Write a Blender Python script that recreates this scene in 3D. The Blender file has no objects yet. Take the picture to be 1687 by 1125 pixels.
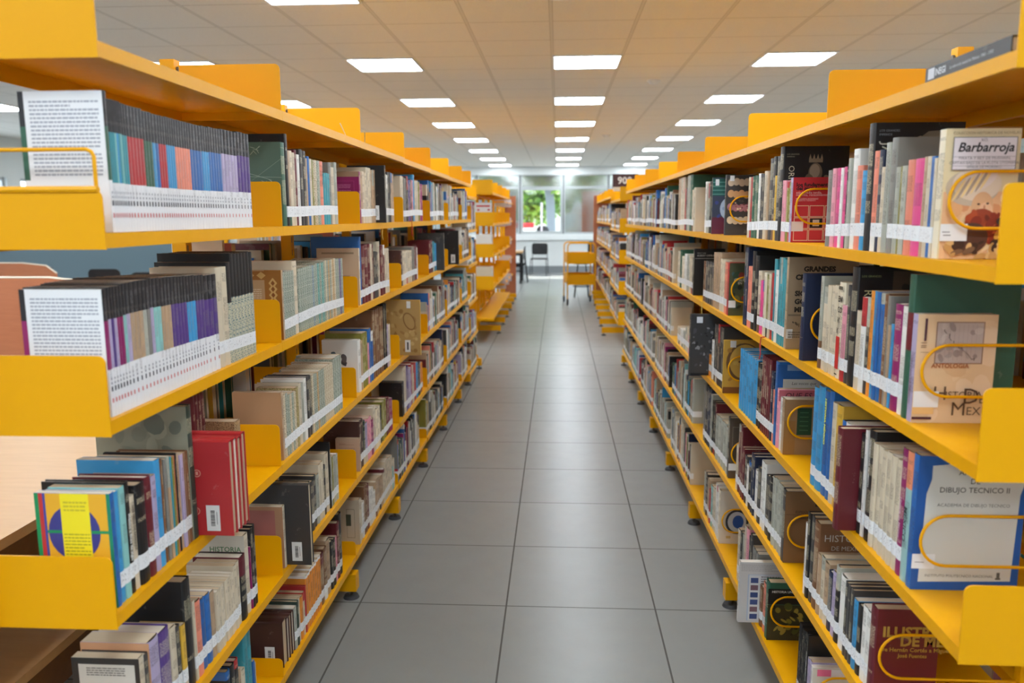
import bpy, math, random
from mathutils import Vector, Matrix
rnd = random.Random(7)
S = bpy.context.scene
COL = S.collection
# ------------------------------------------------------------------ camera
F, CX, CY, CAMZ = 1312.0, 843.5, 562.5, 1.60
VX, VY, ROLL = 919.0, 356.0, 0.005
n_ = Vector((VX-CX, CY-VY, -F)).normalized()
u_ = Vector((ROLL, 1, 0)); u_ = (u_-n_*u_.dot(n_)).normalized()
x_ = n_.cross(u_)
R = Matrix((x_, n_, u_))            # world = R @ cam
RT = R.transposed()
cam = bpy.data.cameras.new('camera'); camo = bpy.data.objects.new('camera', cam); COL.objects.link(camo)
camo.matrix_world = Matrix.Translation((0, 0, CAMZ)) @ R.to_4x4()
cam.sensor_width = 36; cam.lens = F*36/1687; cam.clip_start = .05; cam.clip_end = 200
cam.dof.use_dof = True; cam.dof.focus_distance = 2.5; cam.dof.aperture_fstop = 3.2
S.camera = camo
def proj(p):
    c = RT @ (Vector(p)-Vector((0, 0, CAMZ))); return CX-F*c.x/c.z, CY+F*c.y/c.z
def ray(x, y): return R @ Vector((x-CX, CY-y, -F))
def on_x(x, y, X):
    r = ray(x, y); t = X/r.x; return r.y*t, r.z*t+CAMZ
def y_of(px, X, z):
    a, b = .7, 40.0
    for _ in range(60):
        m = (a+b)/2; q = proj((X, m, z))[0]
        if (q < px) == (X < 0): a = m
        else: b = m
    return a
def z_of(py, X, Y):
    a, b = -1.0, 3.0
    for _ in range(50):
        m = (a+b)/2
        if proj((X, Y, m))[1] > py: a = m
        else: b = m
    return a
# ------------------------------------------------------------------ colour
def lin(c): return tuple((v/12.92 if v <= .04045 else ((v+.055)/1.055)**2.4) for v in c)
def rgb(r, g, b): return lin((r/255, g/255, b/255))
PAL = {'k': (28,27,29), 'K': (62,60,60), 'w': (224,222,216), 'c': (205,192,168), 'C': (226,214,188), 'g': (128,126,120), 'G': (166,168,156),
 't': (178,150,120), 'b': (120,82,54), 'm': (98,28,38), 'r': (178,44,48), 'o': (224,140,50), 'y': (214,170,60), 'O': (132,126,52),
 'e': (48,92,72), 'E': (58,146,158), 'a': (134,190,186), 'B': (40,100,168), 'n': (28,38,66), 's': (60,148,200), 'p': (224,150,164),
 'P': (222,80,140), 'v': (84,58,128), 'M': (140,34,96), 'l': (172,160,190), 'S': (226,136,112), 'd': (70,44,40), 'q': (140,110,84), 'D': (44,60,52), 'T': (168,104,72)}
NAME = {'k': 'black', 'K': 'charcoal', 'w': 'white', 'c': 'cream', 'C': 'ivory', 'g': 'grey', 'G': 'grey-green', 't': 'tan', 'b': 'brown', 'm': 'maroon', 'r': 'red',
 'o': 'orange', 'y': 'yellow', 'O': 'olive', 'e': 'green', 'E': 'teal', 'a': 'aqua', 'B': 'blue', 'n': 'navy', 's': 'bright-blue', 'p': 'pink', 'P': 'hot-pink',
 'v': 'violet', 'M': 'magenta', 'l': 'lilac', 'S': 'salmon', 'd': 'dark-brown', 'q': 'khaki', 'D': 'blackish-green', 'T': 'terracotta'}
def pc(k): return rgb(*PAL[k]) if isinstance(k, str) else rgb(*k)
# ------------------------------------------------------------------ materials
def mat(name, col=(.5, .5, .5), rough=.5, metal=0, emit=None, es=1, spec=None):
    m = bpy.data.materials.new(name); m.use_nodes = True; b = m.node_tree.nodes['Principled BSDF']
    b.inputs['Base Color'].default_value = (*col, 1); b.inputs['Roughness'].default_value = rough; b.inputs['Metallic'].default_value = metal
    if spec is not None: b.inputs['Specular IOR Level'].default_value = spec
    if emit: b.inputs['Emission Color'].default_value = (*emit, 1); b.inputs['Emission Strength'].default_value = es
    return m
class NT:
    def __init__(s, m): s.t = m.node_tree; s.b = s.t.nodes['Principled BSDF']
    def n(s, ty, **k):
        o = s.t.nodes.new(ty)
        for a, v in k.items():
            if a.startswith('i_'): o.inputs[a[2:].replace('_', ' ')].default_value = v
            else: setattr(o, a, v)
        return o
    def l(s, a, b): s.t.links.new(a, b)
    def val(s, x, sock):
        if hasattr(x, 'is_output'): s.l(x, sock)
        else: sock.default_value = x
    def m(s, op, a, b=0.0, c=None):
        o = s.t.nodes.new('ShaderNodeMath'); o.operation = op; s.val(a, o.inputs[0]); s.val(b, o.inputs[1])
        if c is not None: s.val(c, o.inputs[2])
        return o.outputs[0]
    def mix(s, f, a, b):
        o = s.t.nodes.new('ShaderNodeMix'); o.data_type = 'RGBA'; s.val(f, o.inputs[0])
        for x, k in ((a, 6), (b, 7)):
            if hasattr(x, 'is_output'): s.l(x, o.inputs[k])
            else: o.inputs[k].default_value = (*x, 1)
        return o.outputs[2]
    def noise(s, vec, scale, detail=2, rough=.5):
        o = s.t.nodes.new('ShaderNodeTexNoise'); o.inputs['Scale'].default_value = scale; o.inputs['Detail'].default_value = detail; o.inputs['Roughness'].default_value = rough
        if vec is not None: s.l(vec, o.inputs['Vector'])
        return o.outputs['Fac']
    def bump(s, h, st=.2, d=.001):
        o = s.t.nodes.new('ShaderNodeBump'); o.inputs['Strength'].default_value = st; o.inputs['Distance'].default_value = d; s.l(h, o.inputs['Height']); s.l(o.outputs[0], s.b.inputs['Normal'])
def coord(T, kind='Object'): return T.n('ShaderNodeTexCoord').outputs[kind]
M = {}
def yellow():
    m = mat('yellow_enamel', rgb(246, 190, 4), .34); T = NT(m); o = coord(T)
    f = T.noise(o, 3, 4, .6); w = T.noise(o, 40, 3, .7)
    T.l(T.mix(T.m('MULTIPLY', f, .30), rgb(229, 164, 0), rgb(214, 147, 2)), T.b.inputs['Base Color'])
    T.l(T.m('MULTIPLY_ADD', w, .2, .30), T.b.inputs['Roughness']); T.b.inputs['Specular IOR Level'].default_value = .22; return m
M['yellow'] = yellow()
M['black'] = mat('black_plastic', rgb(22, 22, 24), .4)
M['steel'] = mat('steel_wire', (.62, .62, .60), .3, 1)
M['bolt'] = mat('bolt_metal', (.16, .14, .12), .45, .8)
M['rubber'] = mat('dark_rubber', rgb(58, 58, 60), .6)
M['white_paint'] = mat('white_wall_paint', rgb(222, 224, 222), .7)
M['plaster'] = mat('plaster', rgb(212, 216, 214), .8)
M['slate'] = mat('slate_blue_panel', rgb(92, 112, 122), .5); M['skirting'] = mat('grey_skirting', rgb(128, 132, 134), .5)
M['alu'] = mat('window_aluminium', rgb(176, 180, 180), .4, .3)
M['dark_seal'] = mat('dark_seal', rgb(50, 52, 54), .5)
M['lilac_metal'] = mat('pale_grey_bracket', rgb(196, 190, 200), .4)
M['brown_lam'] = mat('brown_laminate', rgb(168, 98, 64), .45)
M['sign'] = mat('brown_sign', rgb(72, 34, 30), .4)
M['sign_txt'] = mat('sign_lettering', rgb(240, 230, 220), .5)
M['light_frame'] = mat('light_frame', rgb(226, 228, 230), .35)
M['lamp'] = mat('led_diffuser', (1, 1, 1), .5, emit=(.90, 1.0, 1.09), es=6.0)
M['black_metal'] = mat('black_metal', rgb(26, 26, 28), .35, .4)
M['chrome'] = mat('chair_chrome', (.55, .56, .58), .2, 1)
def glassm(name, rough, tint, mixf):
    m = bpy.data.materials.new(name); m.use_nodes = True; t = m.node_tree; t.nodes.clear()
    o = t.nodes.new('ShaderNodeOutputMaterial'); mx = t.nodes.new('ShaderNodeMixShader'); g = t.nodes.new('ShaderNodeBsdfGlossy'); tr = t.nodes.new('ShaderNodeBsdfTransparent')
    g.inputs['Roughness'].default_value = rough; tr.inputs['Color'].default_value = (*tint, 1); mx.inputs[0].default_value = mixf
    t.links.new(tr.outputs[0], mx.inputs[1]); t.links.new(g.outputs[0], mx.inputs[2]); t.links.new(mx.outputs[0], o.inputs[0]); return m
M['glass'] = glassm('window_glass', .02, (.97, .99, 1), .08)
M['glass_film'] = glassm('reflective_glass', .12, (.50, .56, .58), .35)
def tile_floor():
    m = mat('grey_floor_tile', rgb(128, 130, 126), .38); T = NT(m); o = coord(T); sp = T.n('ShaderNodeSeparateXYZ'); T.l(o, sp.inputs[0])
    def ln(ax, off, pitch, w):
        a = T.m('FRACT', T.m('DIVIDE', T.m('SUBTRACT', ax, off), pitch)); a = T.m('ABSOLUTE', T.m('SUBTRACT', a, .5)); return T.m('GREATER_THAN', a, .5-w/pitch)
    g = T.m('MAXIMUM', ln(sp.outputs[0], -.82-6.14, .614, .0035), ln(sp.outputs[1], 3.094-6.07, .607, .003))
    f = T.noise(o, 1.1, 5, .6); f2 = T.noise(o, 9, 4, .65)
    wn = T.n('ShaderNodeTexWhiteNoise'); wn.noise_dimensions = '2D'
    cm = T.n('ShaderNodeCombineXYZ'); T.l(T.m('FLOOR', T.m('DIVIDE', T.m('ADD', sp.outputs[0], 6.96), .614)), cm.inputs[0]); T.l(T.m('FLOOR', T.m('DIVIDE', T.m('ADD', sp.outputs[1], 2.976), .607)), cm.inputs[1]); T.l(cm.outputs[0], wn.inputs['Vector'])
    base = T.mix(f, rgb(126, 127, 124), rgb(146, 147, 143)); base = T.mix(T.m('MULTIPLY', f2, .35), base, rgb(112, 114, 112)); base = T.mix(T.m('MULTIPLY', wn.outputs[0], .25), base, rgb(146, 146, 142))
    T.l(T.mix(g, base, rgb(80, 78, 74)), T.b.inputs['Base Color'])
    T.l(T.m('ADD', T.m('MULTIPLY_ADD', f2, .10, .25), T.m('MULTIPLY', g, .5)), T.b.inputs['Roughness']); T.bump(T.m('SUBTRACT', T.m('MULTIPLY', f2, .02), g), .25, .0015); return m
M['floor'] = tile_floor()
def ceil():
    m = mat('ceiling_tile', rgb(208, 200, 190), .9); T = NT(m); o = coord(T); sp = T.n('ShaderNodeSeparateXYZ'); T.l(o, sp.inputs[0])
    def ln(ax, off, w):
        a = T.m('FRACT', T.m('DIVIDE', T.m('SUBTRACT', ax, off), .61)); a = T.m('ABSOLUTE', T.m('SUBTRACT', a, .5)); return T.m('GREATER_THAN', a, .5-w/.61)
    gx = ln(sp.outputs[0], -.055-.61*30, .011); gx2 = ln(sp.outputs[0], -.055-.61*30, .0135); gy = ln(sp.outputs[1], 7.225-.61*30, .0035)
    f = T.noise(o, 60, 3, .7); f2 = T.noise(o, 260, 2, .7)
    base = T.mix(f, rgb(232, 228, 220), rgb(242, 238, 232)); base = T.mix(T.m('GREATER_THAN', f2, .62), base, rgb(214, 206, 196))
    base = T.mix(gy, base, rgb(176, 166, 152)); base = T.mix(gx2, base, rgb(176, 168, 156)); T.l(T.mix(gx, base, rgb(222, 218, 210)), T.b.inputs['Base Color'])
    T.bump(T.m('ADD', f2, gx), .3, .003); return m
M['ceiling'] = ceil()
def wood(name, a, b, sc=1.0):
    m = mat(name, rough=.4); T = NT(m); o = coord(T); mp = T.n('ShaderNodeMapping'); mp.inputs['Scale'].default_value = (1.5*sc, 14*sc, 14*sc); T.l(o, mp.inputs[0])
    f = T.noise(mp.outputs[0], 3, 6, .65); T.l(T.mix(f, rgb(*a), rgb(*b)), T.b.inputs['Base Color']); return m
M['wood'] = wood('pale_maple', (204, 160, 106), (180, 136, 86))
M['wood_edge'] = wood('dark_wood_apron', (120, 78, 36), (96, 58, 22))
M['ply'] = wood('orange_plywood', (208, 128, 84), (186, 104, 62))
M['ply_edge'] = mat('pale_ply_edge', rgb(232, 214, 190), .5)
# attribute-driven book materials
def attr(T, name):
    a = T.n('ShaderNodeAttribute'); a.attribute_name = name; return a
def bookcover():
    m = mat('book_cover', rough=.42); T = NT(m)
    c1, c2, c3, ct, par = (attr(T, k) for k in ('c1', 'c2', 'c3', 'ct', 'par'))
    uv = T.n('ShaderNodeUVMap'); uv.uv_map = 'UVMap'; sp = T.n('ShaderNodeSeparateXYZ'); T.l(uv.outputs[0], sp.inputs[0])   # u metres across, v 0..1 up
    pp = T.n('ShaderNodeSeparateColor'); T.l(par.outputs['Color'], pp.inputs[0])
    lo, hi, txt, seed = pp.outputs[0], pp.outputs[1], pp.outputs[2], par.outputs['Alpha']
    v = sp.outputs[1]; u = sp.outputs[0]
    base = T.mix(T.m('GREATER_THAN', v, lo), c3.outputs['Color'], c2.outputs['Color']); base = T.mix(T.m('GREATER_THAN', v, hi), base, c1.outputs['Color'])
    # lettering on the spine: small marks inside a narrow column
    cb = T.n('ShaderNodeCombineXYZ'); T.l(T.m('MULTIPLY', u, 420), cb.inputs[0]); T.l(T.m('MULTIPLY', v, 85), cb.inputs[1]); T.l(T.m('MULTIPLY', seed, 37), cb.inputs[2])
    gl = T.m('GREATER_THAN', T.noise(cb.outputs[0], 2.2, 1), .53)
    cb2 = T.n('ShaderNodeCombineXYZ'); T.l(T.m('MULTIPLY', v, 5), cb2.inputs[1]); T.l(T.m('MULTIPLY', seed, 91), cb2.inputs[2])
    run = T.m('GREATER_THAN', T.noise(cb2.outputs[0], 1.3, 0), .47)
    uu = sp.outputs[2] if False else T.m('ABSOLUTE', u)
    inner = T.m('LESS_THAN', uu, T.m('MULTIPLY', txt, .01))
    mask = T.m('MULTIPLY', T.m('MULTIPLY', gl, run), T.m('MULTIPLY', inner, T.m('MULTIPLY', T.m('GREATER_THAN', v, .26), T.m('LESS_THAN', v, .94))))
    base = T.mix(T.m('MULTIPLY', mask, .62), base, ct.outputs['Color'])
    o = coord(T); w = T.noise(o, 18, 5, .7); base = T.mix(T.m('MULTIPLY', T.m('GREATER_THAN', w, .62), .10), base, (.55, .5, .42))
    T.l(base, T.b.inputs['Base Color']); T.l(T.m('MULTIPLY_ADD', w, .3, .25), T.b.inputs['Roughness']); return m
M['cover'] = bookcover()
def patterned():                                   # cloth / marbled / speckled spines
    m = mat('patterned_cover', rough=.5); T = NT(m); c1, c2, c3, par = attr(T, 'c1'), attr(T, 'c2'), attr(T, 'c3'), attr(T, 'par')
    uv = T.n('ShaderNodeUVMap'); uv.uv_map = 'UVMap'; mp = T.n('ShaderNodeMapping'); mp.inputs['Scale'].default_value = (1, .22, 1); T.l(uv.outputs[0], mp.inputs[0])
    sp = T.n('ShaderNodeSeparateXYZ'); T.l(uv.outputs[0], sp.inputs[0]); pp = T.n('ShaderNodeSeparateColor'); T.l(par.outputs['Color'], pp.inputs[0])
    vo = T.n('ShaderNodeTexVoronoi'); vo.feature = 'DISTANCE_TO_EDGE'; vo.inputs['Scale'].default_value = 230; T.l(mp.outputs[0], vo.inputs['Vector'])
    f = T.m('LESS_THAN', vo.outputs['Distance'], .16); base = T.mix(f, c3.outputs['Color'], c2.outputs['Color'])
    T.l(T.mix(T.m('GREATER_THAN', sp.outputs[1], pp.outputs[1]), base, c1.outputs['Color']), T.b.inputs['Base Color']); return m
M['pattern'] = patterned()
def pages():
    m = mat('page_edges', rough=.85); T = NT(m); c1 = attr(T, 'c1'); o = coord(T); mp = T.n('ShaderNodeMapping'); mp.inputs['Scale'].default_value = (2, 1400, 2); T.l(o, mp.inputs[0])
    f = T.noise(mp.outputs[0], 1, 2); w = T.noise(o, 12, 4, .7)
    b = T.mix(T.m('MULTIPLY', f, .55), c1.outputs['Color'], rgb(150, 132, 108)); T.l(T.mix(T.m('MULTIPLY', w, .25), b, rgb(176, 150, 116)), T.b.inputs['Base Color']); return m
M['pages'] = pages()
def sticker():
    m = mat('call_number_sticker', rough=.35); T = NT(m); uv = T.n('ShaderNodeUVMap'); uv.uv_map = 'UVMap'; sp = T.n('ShaderNodeSeparateXYZ'); T.l(uv.outputs[0], sp.inputs[0]); par = attr(T, 'par')
    cb = T.n('ShaderNodeCombineXYZ'); T.l(T.m('MULTIPLY', sp.outputs[0], 330), cb.inputs[0]); T.l(T.m('MULTIPLY', sp.outputs[1], 170), cb.inputs[1]); T.l(T.m('MULTIPLY', par.outputs['Alpha'], 77), cb.inputs[2])
    gl = T.m('GREATER_THAN', T.noise(cb.outputs[0], 1.6, 1), .64)
    ins = T.m('MULTIPLY', T.m('MULTIPLY', T.m('GREATER_THAN', sp.outputs[1], .006), T.m('LESS_THAN', sp.outputs[1], .026)), T.m('LESS_THAN', T.m('ABSOLUTE', sp.outputs[0]), .012))
    T.l(T.mix(T.m('MULTIPLY', T.m('MULTIPLY', gl, ins), .60), rgb(228, 230, 232), rgb(50, 50, 56)), T.b.inputs['Base Color']); return m
M['sticker'] = sticker()
def ink():
    m = mat('printed_ink', rough=.45); T = NT(m); c = attr(T, 'c1'); T.l(c.outputs['Color'], T.b.inputs['Base Color']); return m
M['ink'] = ink()
# ------------------------------------------------------------------ mesh builder
ATTR = ('c1', 'c2', 'c3', 'ct', 'par')
class MB:
    def __init__(s): s.v = []; s.f = []; s.m = []; s.uv = []; s.a = []; s.mats = []; s.hasattr = False
    def mi(s, k):
        if k not in s.mats: s.mats.append(k)
        return s.mats.index(k)
    def face(s, pts, k, uv=None, at=None):
        b = len(s.v); s.v += [tuple(p) for p in pts]; s.f.append(tuple(range(b, b+len(pts)))); s.m.append(s.mi(k)); s.uv.append(uv); s.a.append(at)
        if at: s.hasattr = True
    def box(s, x0, x1, y0, y1, z0, z1, k, at=None, T=None):
        x0, x1 = min(x0, x1), max(x0, x1); y0, y1 = min(y0, y1), max(y0, y1); z0, z1 = min(z0, z1), max(z0, z1)
        P = [Vector((x, y, z)) for z in (z0, z1) for y in (y0, y1) for x in (x0, x1)]
        if T: P = [T @ p for p in P]
        for q in ((0, 2, 3, 1), (4, 5, 7, 6), (0, 1, 5, 4), (2, 6, 7, 3), (0, 4, 6, 2), (1, 3, 7, 5)): s.face([P[i] for i in q], k, None, at)
    def prism(s, pts, ax, a, b, k, at=None):        # pts 2-D outline in the plane normal to ax
        def mk(p, w): return (w, p[0], p[1]) if ax == 0 else ((p[0], w, p[1]) if ax == 1 else (p[0], p[1], w))
        A = [mk(p, a) for p in pts]; B = [mk(p, b) for p in pts]; n = len(pts)
        ar = sum(pts[i][0]*pts[(i+1) % n][1]-pts[(i+1) % n][0]*pts[i][1] for i in range(n))
        fl = (ar > 0) == (b > a)
        if ax == 1: fl = not fl
        s.face(A[::-1] if fl else A, k, None, at); s.face(B if fl else B[::-1], k, None, at)
        for i in range(n):
            j = (i+1) % n; q = [A[i], A[j], B[j], B[i]]; s.face(q if fl else q[::-1], k, None, at)
    def tube(s, pts, r, k, seg=8, closed=False, at=None):
        pts = [Vector(p) for p in pts]; n = len(pts); rings = []; up = None
        for i, p in enumerate(pts):
            if closed: d = (pts[(i+1) % n]-pts[i-1]).normalized()
            else: d = ((pts[min(i+1, n-1)]-pts[max(i-1, 0)])).normalized()
            if up is None: up = Vector((0, 0, 1)) if abs(d.z) < .9 else Vector((1, 0, 0))
            a = d.cross(up).normalized(); b = a.cross(d).normalized(); up = b
            rings.append([p+(a*math.cos(t)+b*math.sin(t))*r for t in [2*math.pi*q/seg for q in range(seg)]])
        m = n if closed else n-1
        for i in range(m):
            A, B = rings[i], rings[(i+1) % n]
            for q in range(seg): w = (q+1) % seg; s.face([A[q], B[q], B[w], A[w]], k, None, at)
        if not closed: s.face(rings[0], k, None, at); s.face(rings[-1][::-1], k, None, at)
    def cyl(s, c, r, z0, z1, k, seg=20, r2=None):
        r2 = r if r2 is None else r2
        A = [(c[0]+r*math.cos(2*math.pi*i/seg), c[1]+r*math.sin(2*math.pi*i/seg), z0) for i in range(seg)]; B = [(c[0]+r2*math.cos(2*math.pi*i/seg), c[1]+r2*math.sin(2*math.pi*i/seg), z1) for i in range(seg)]
        s.face(A[::-1], k); s.face(B, k)
        for i in range(seg): j = (i+1) % seg; s.face([A[i], A[j], B[j], B[i]], k)
    def build(s, name, parent=None, loc=(0, 0, 0), smooth=False, merge=False):
        loc = Vector(loc); me = bpy.data.meshes.new(name)
        v = [tuple(Vector(p)-loc) for p in s.v] if loc.length else s.v
        me.from_pydata(v, [], s.f)
        for k in s.mats: me.materials.append(M[k])
        me.polygons.foreach_set('material_index', s.m)
        if s.hasattr:
            l = me.uv_layers.new(name='UVMap'); d = []
            for f, u in zip(s.f, s.uv):
                for i in range(len(f)): d += (u[i] if u else (.5, .5))
            l.data.foreach_set('uv', d)
            for ai, an in enumerate(ATTR):
                at = me.attributes.new(an, 'FLOAT_COLOR', 'FACE'); d = []
                for a in s.a:
                    c = a[ai] if a and len(a) > ai and a[ai] is not None else (.5, .5, .5)
                    d += (tuple(c) if len(c) == 4 else (*c, 1))
                at.data.foreach_set('color', d)
        if merge or smooth:
            import bmesh; bm = bmesh.new(); bm.from_mesh(me); bmesh.ops.remove_doubles(bm, verts=bm.verts, dist=1e-5); bm.to_mesh(me); bm.free()
        if smooth: me.shade_smooth(); me.set_sharp_from_angle(angle=math.radians(40))
        o = bpy.data.objects.new(name, me); COL.objects.link(o)
        if parent: o.parent = parent; o.location = loc-Vector(parent.location) if False else (0, 0, 0)
        else: o.location = loc
        return o
def tag(o, label, cat, group=None, kind=None):
    o['label'] = label; o['category'] = cat
    if group: o['group'] = group
    if kind: o['kind'] = kind
    return o
def thing(name, label, cat, loc, group=None):
    o = bpy.data.objects.new(name, None); COL.objects.link(o); o.location = loc; o.empty_display_size = .05; tag(o, label, cat, group); return o
def part(mb, name, root, smooth=False, label=None, base=None):
    """mesh given in world coordinates, parented under root (and base, its own parent part)"""
    loc = Vector(root.location); mb.v = [tuple(Vector(p)-loc) for p in mb.v]
    o = mb.build(name, None, smooth=smooth, merge=smooth); o.parent = base or root
    if label: o['label'] = label
    return o
def struct(mb, name, **k):
    o = mb.build(name, **k); o['kind'] = 'structure'; return o
ORD = ['', 'first', 'second', 'third', 'fourth', 'fifth', 'sixth', 'seventh', 'eighth', 'ninth', 'tenth', 'eleventh', 'twelfth', 'thirteenth', 'fourteenth', 'fifteenth', 'sixteenth', 'seventeenth', 'eighteenth', 'nineteenth', 'twentieth']
TENS = {2: 'twenty', 3: 'thirty', 4: 'forty', 5: 'fifty', 6: 'sixty'}
def ordn(i):
    if i <= 20: return ORD[i]
    t, u = divmod(i, 10); return (TENS[t][:-1]+'ieth') if u == 0 else TENS[t]+'-'+ORD[u]
# ------------------------------------------------------------------ room
WY = 22.8; CZ = 2.98; XL, XR, YB = -9.5, 9.5, -7.0
b = MB(); b.box(XL-.2, XR+.2, YB-.2, WY+.2, -.12, 0, 'floor'); struct(b, 'floor')
b = MB(); b.box(XL-.2, XR+.2, YB-.2, WY+.2, CZ, CZ+.12, 'ceiling'); o = struct(b, 'ceiling')
# far wall with the long window band
Z0, Z1, ZT, ZH = 1.10, 2.36, 2.43, 2.75
WXS = [-8.4, -7.17, -5.95, -4.72, -3.50, -2.30, -1.08, .145, 1.40, 2.62, 3.85, 5.07, 6.30, 7.5, 8.7]
b = MB(); b.box(XL, XR, WY, WY+.2, 0, Z0-.02, 'white_paint'); b.box(XL, XR, WY, WY+.2, ZH, CZ, 'white_paint'); b.box(XL, WXS[0], WY, WY+.2, Z0-.02, ZH, 'white_paint'); b.box(WXS[-1], XR, WY, WY+.2, Z0-.02, ZH, 'white_paint'); struct(b, 'wall_back')
b = MB(); b.box(XL, XR, WY-.02, WY, 0, .20, 'skirting'); struct(b, 'baseboard_back')
b = MB(); b.box(WXS[0], WXS[-1], WY-.10, WY+.01, Z0-.16, Z0, 'white_paint'); struct(b, 'trim_1')
b = MB(); b.box(XR, XR+.2, YB, WY, 0, CZ, 'plaster'); struct(b, 'wall_right')
b = MB(); b.box(XL, XR, YB-.2, YB, 0, CZ, 'plaster'); struct(b, 'wall_front')
b = MB(); b.box(XL-.2, XL, YB, WY, 0, 1.15, 'slate'); b.box(XL-.2, XL, YB, WY, 2.3, CZ, 'plaster')
for y in (YB, 1.5, 5.5, 9.5, 13.5, 17.5, WY-.6): b.box(XL-.2, XL, y, y+.35, 1.15, 2.3, 'plaster')
struct(b, 'wall_left')
for i, (xa, xb) in enumerate(zip(WXS[:-1], WXS[1:])):
    clear = abs((xa+xb)/2-(-.467)) < .2
    b = MB(); y0, y1 = WY+.03, WY+.09
    b.box(xa, xa+.022, y0, y1, Z0, ZH, 'dark_seal'); b.box(xa+.022, xa+.06, y0, y1, Z0, ZH, 'alu'); b.box(xb-.035, xb, y0, y1, Z0, ZH, 'alu'); b.box(xa+.06, xb-.035, y0, y1, Z1, ZT, 'alu'); b.box(xa+.06, xb-.035, y0, y1, ZH-.03, ZH, 'alu'); b.box(xa+.06, xb-.035, y0, y1, Z0-.02, Z0+.045, 'alu')
    if clear:
        for q in ((xa+.06, xa+.10, Z0+.045, Z1), (xb-.075, xb-.035, Z0+.045, Z1), (xa+.10, xb-.075, Z0+.045, Z0+.08), (xa+.10, xb-.075, Z1-.04, Z1)): b.box(q[0], q[1], y0-.02, y0, q[2], q[3], 'alu')
    w = struct(b, 'window_%d' % (i+1))
    g = MB(); g.box(xa+.06, xb-.035, WY+.055, WY+.061, Z0+.045, Z1, 'glass' if clear else 'glass_film'); g.box(xa+.06, xb-.035, WY+.055, WY+.061, ZT, ZH-.03, 'glass_film'); go = g.build('glass_pane'); go.parent = w; go['kind'] = 'structure'
# side glazing, left of the reading area
k = 20
for i, y in enumerate((1.85, 5.85, 9.85, 13.85, 17.85)):
    y1 = (5.5, 9.5, 13.5, 17.5, WY-.6)[i]; b = MB()
    for ya in (y, (y+y1)/2-.03, y1-.05): b.box(XL-.12, XL-.06, ya, ya+.05, 1.15, 2.3, 'alu')
    for za in (1.15, 1.9, 2.25): b.box(XL-.12, XL-.06, y+.05, y1-.05, za, za+.05, 'alu')
    w = struct(b, 'window_%d' % (k+i)); g = MB(); g.box(XL-.095, XL-.089, y+.05, y1-.05, 1.2, 2.25, 'glass'); go = g.build('glass_pane'); go.parent = w; go['kind'] = 'structure'
# ------------------------------------------------------------------ ceiling lights
def light_parts():
    f = MB(); d = MB(); t = .018
    for q in ((0, .61, 0, t), (0, .61, .61-t, .61), (0, t, t, .61-t), (.61-t, .61, t, .61-t)): f.box(q[0], q[1], q[2], q[3], -.012, 0, 'light_frame')
    d.box(t, .61-t, t, .61-t, -.006, -.002, 'lamp'); return f, d
f, d = light_parts(); fo = f.build('frame'); do = d.build('diffuser'); first = True
COLX = [(-.055+1.83*i) for i in range(-4, 5)]
cname = {-4: 'outermost left', -3: 'far left', -2: 'left outer', -1: 'left of centre', 0: 'centre', 1: 'right of centre', 2: 'right outer', 3: 'far right', 4: 'outermost right'}
for ci, x in zip(range(-4, 5), COLX):
    for r in range(-5, 7):
        y = 7.225+2.44*r
        if abs(ci) > 3 and r < 1: continue
        rn = {-5: 'rearmost row', -4: 'second row from the rear', -3: 'third row from the rear', -2: 'overhead row', -1: 'nearest row'}.get(r, ordn(r+2)+' row')
        t_ = thing('ceiling_light', 'square white LED ceiling panel, %s, %s column' % (rn, cname[ci]), 'ceiling light', (x, y, CZ-.0005), 'LED panels in the ceiling grid')
        if first: a_, b_ = fo, do; first = False
        else: a_, b_ = fo.copy(), do.copy(); COL.objects.link(a_); COL.objects.link(b_)
        a_.parent = t_; b_.parent = t_
# smoke detectors
for (x, y, s) in ((.98, 8.6, 'nearer'), (.83, 14.2, 'farther')):
    t_ = thing('smoke_detector', 'small round white smoke detector on the ceiling, the %s one' % s, 'smoke detector', (x, y, CZ), 'smoke detectors on the ceiling')
    b = MB(); b.cyl((x, y), .07, CZ-.015, CZ-.0005, 'light_frame', 20); part(b, 'base', t_); b = MB(); b.cyl((x, y), .035, CZ-.04, CZ-.015, 'light_frame', 20, .055); part(b, 'sensor', t_)
# ------------------------------------------------------------------ bookcases
LZ = [1.865, 1.548, 1.215, .845, .500, .165]; RZ = [1.828, 1.490, 1.155, .822, .488, .150]
LX0 = [.764, .777, .796, .815, .827, .842]; LX1 = [.800, .803, .806, .812, .818, .822]; RX = [.714, .712, .710, .707, .705, .703]
LIP = .026; YS = [1.34+.9*i for i in range(9)]
def xl(l, Y): f = min(1, max(0, (Y-3.1)/3.0)); return -(LX0[l]*(1-f)+LX1[l]*f)
BAYL = [(YS[i], YS[i+1]) for i in range(6)]+[(6.74, 7.46)]
BAYR = [(YS[i], YS[i+1]) for i in range(8)]
def bayx(side, l, Y0): return xl(l, Y0+.1) if side < 0 else RX[l]
def tray(b, sx, X, Y0, Y1, z, depth):
    """folded sheet tray: top sheet with turned-down lips"""
    xb = X+sx*depth; zt = z+LIP; t = .0022; g = .0006
    b.box(X, xb, Y0+g, Y1-g, zt-t, zt, 'yellow'); b.box(X, X+sx*t, Y0+g, Y1-g, z, zt-t, 'yellow'); b.box(X+sx*t, X+sx*.016, Y0+g, Y1-g, z, z+t, 'yellow')
    b.box(xb-sx*t, xb, Y0+g, Y1-g, z-.01, zt-t, 'yellow')
    for q in (Y0+g, Y1-g-t): b.box(X+sx*t, xb-sx*t, q, q+t, z+.002, zt-t, 'yellow')
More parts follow.
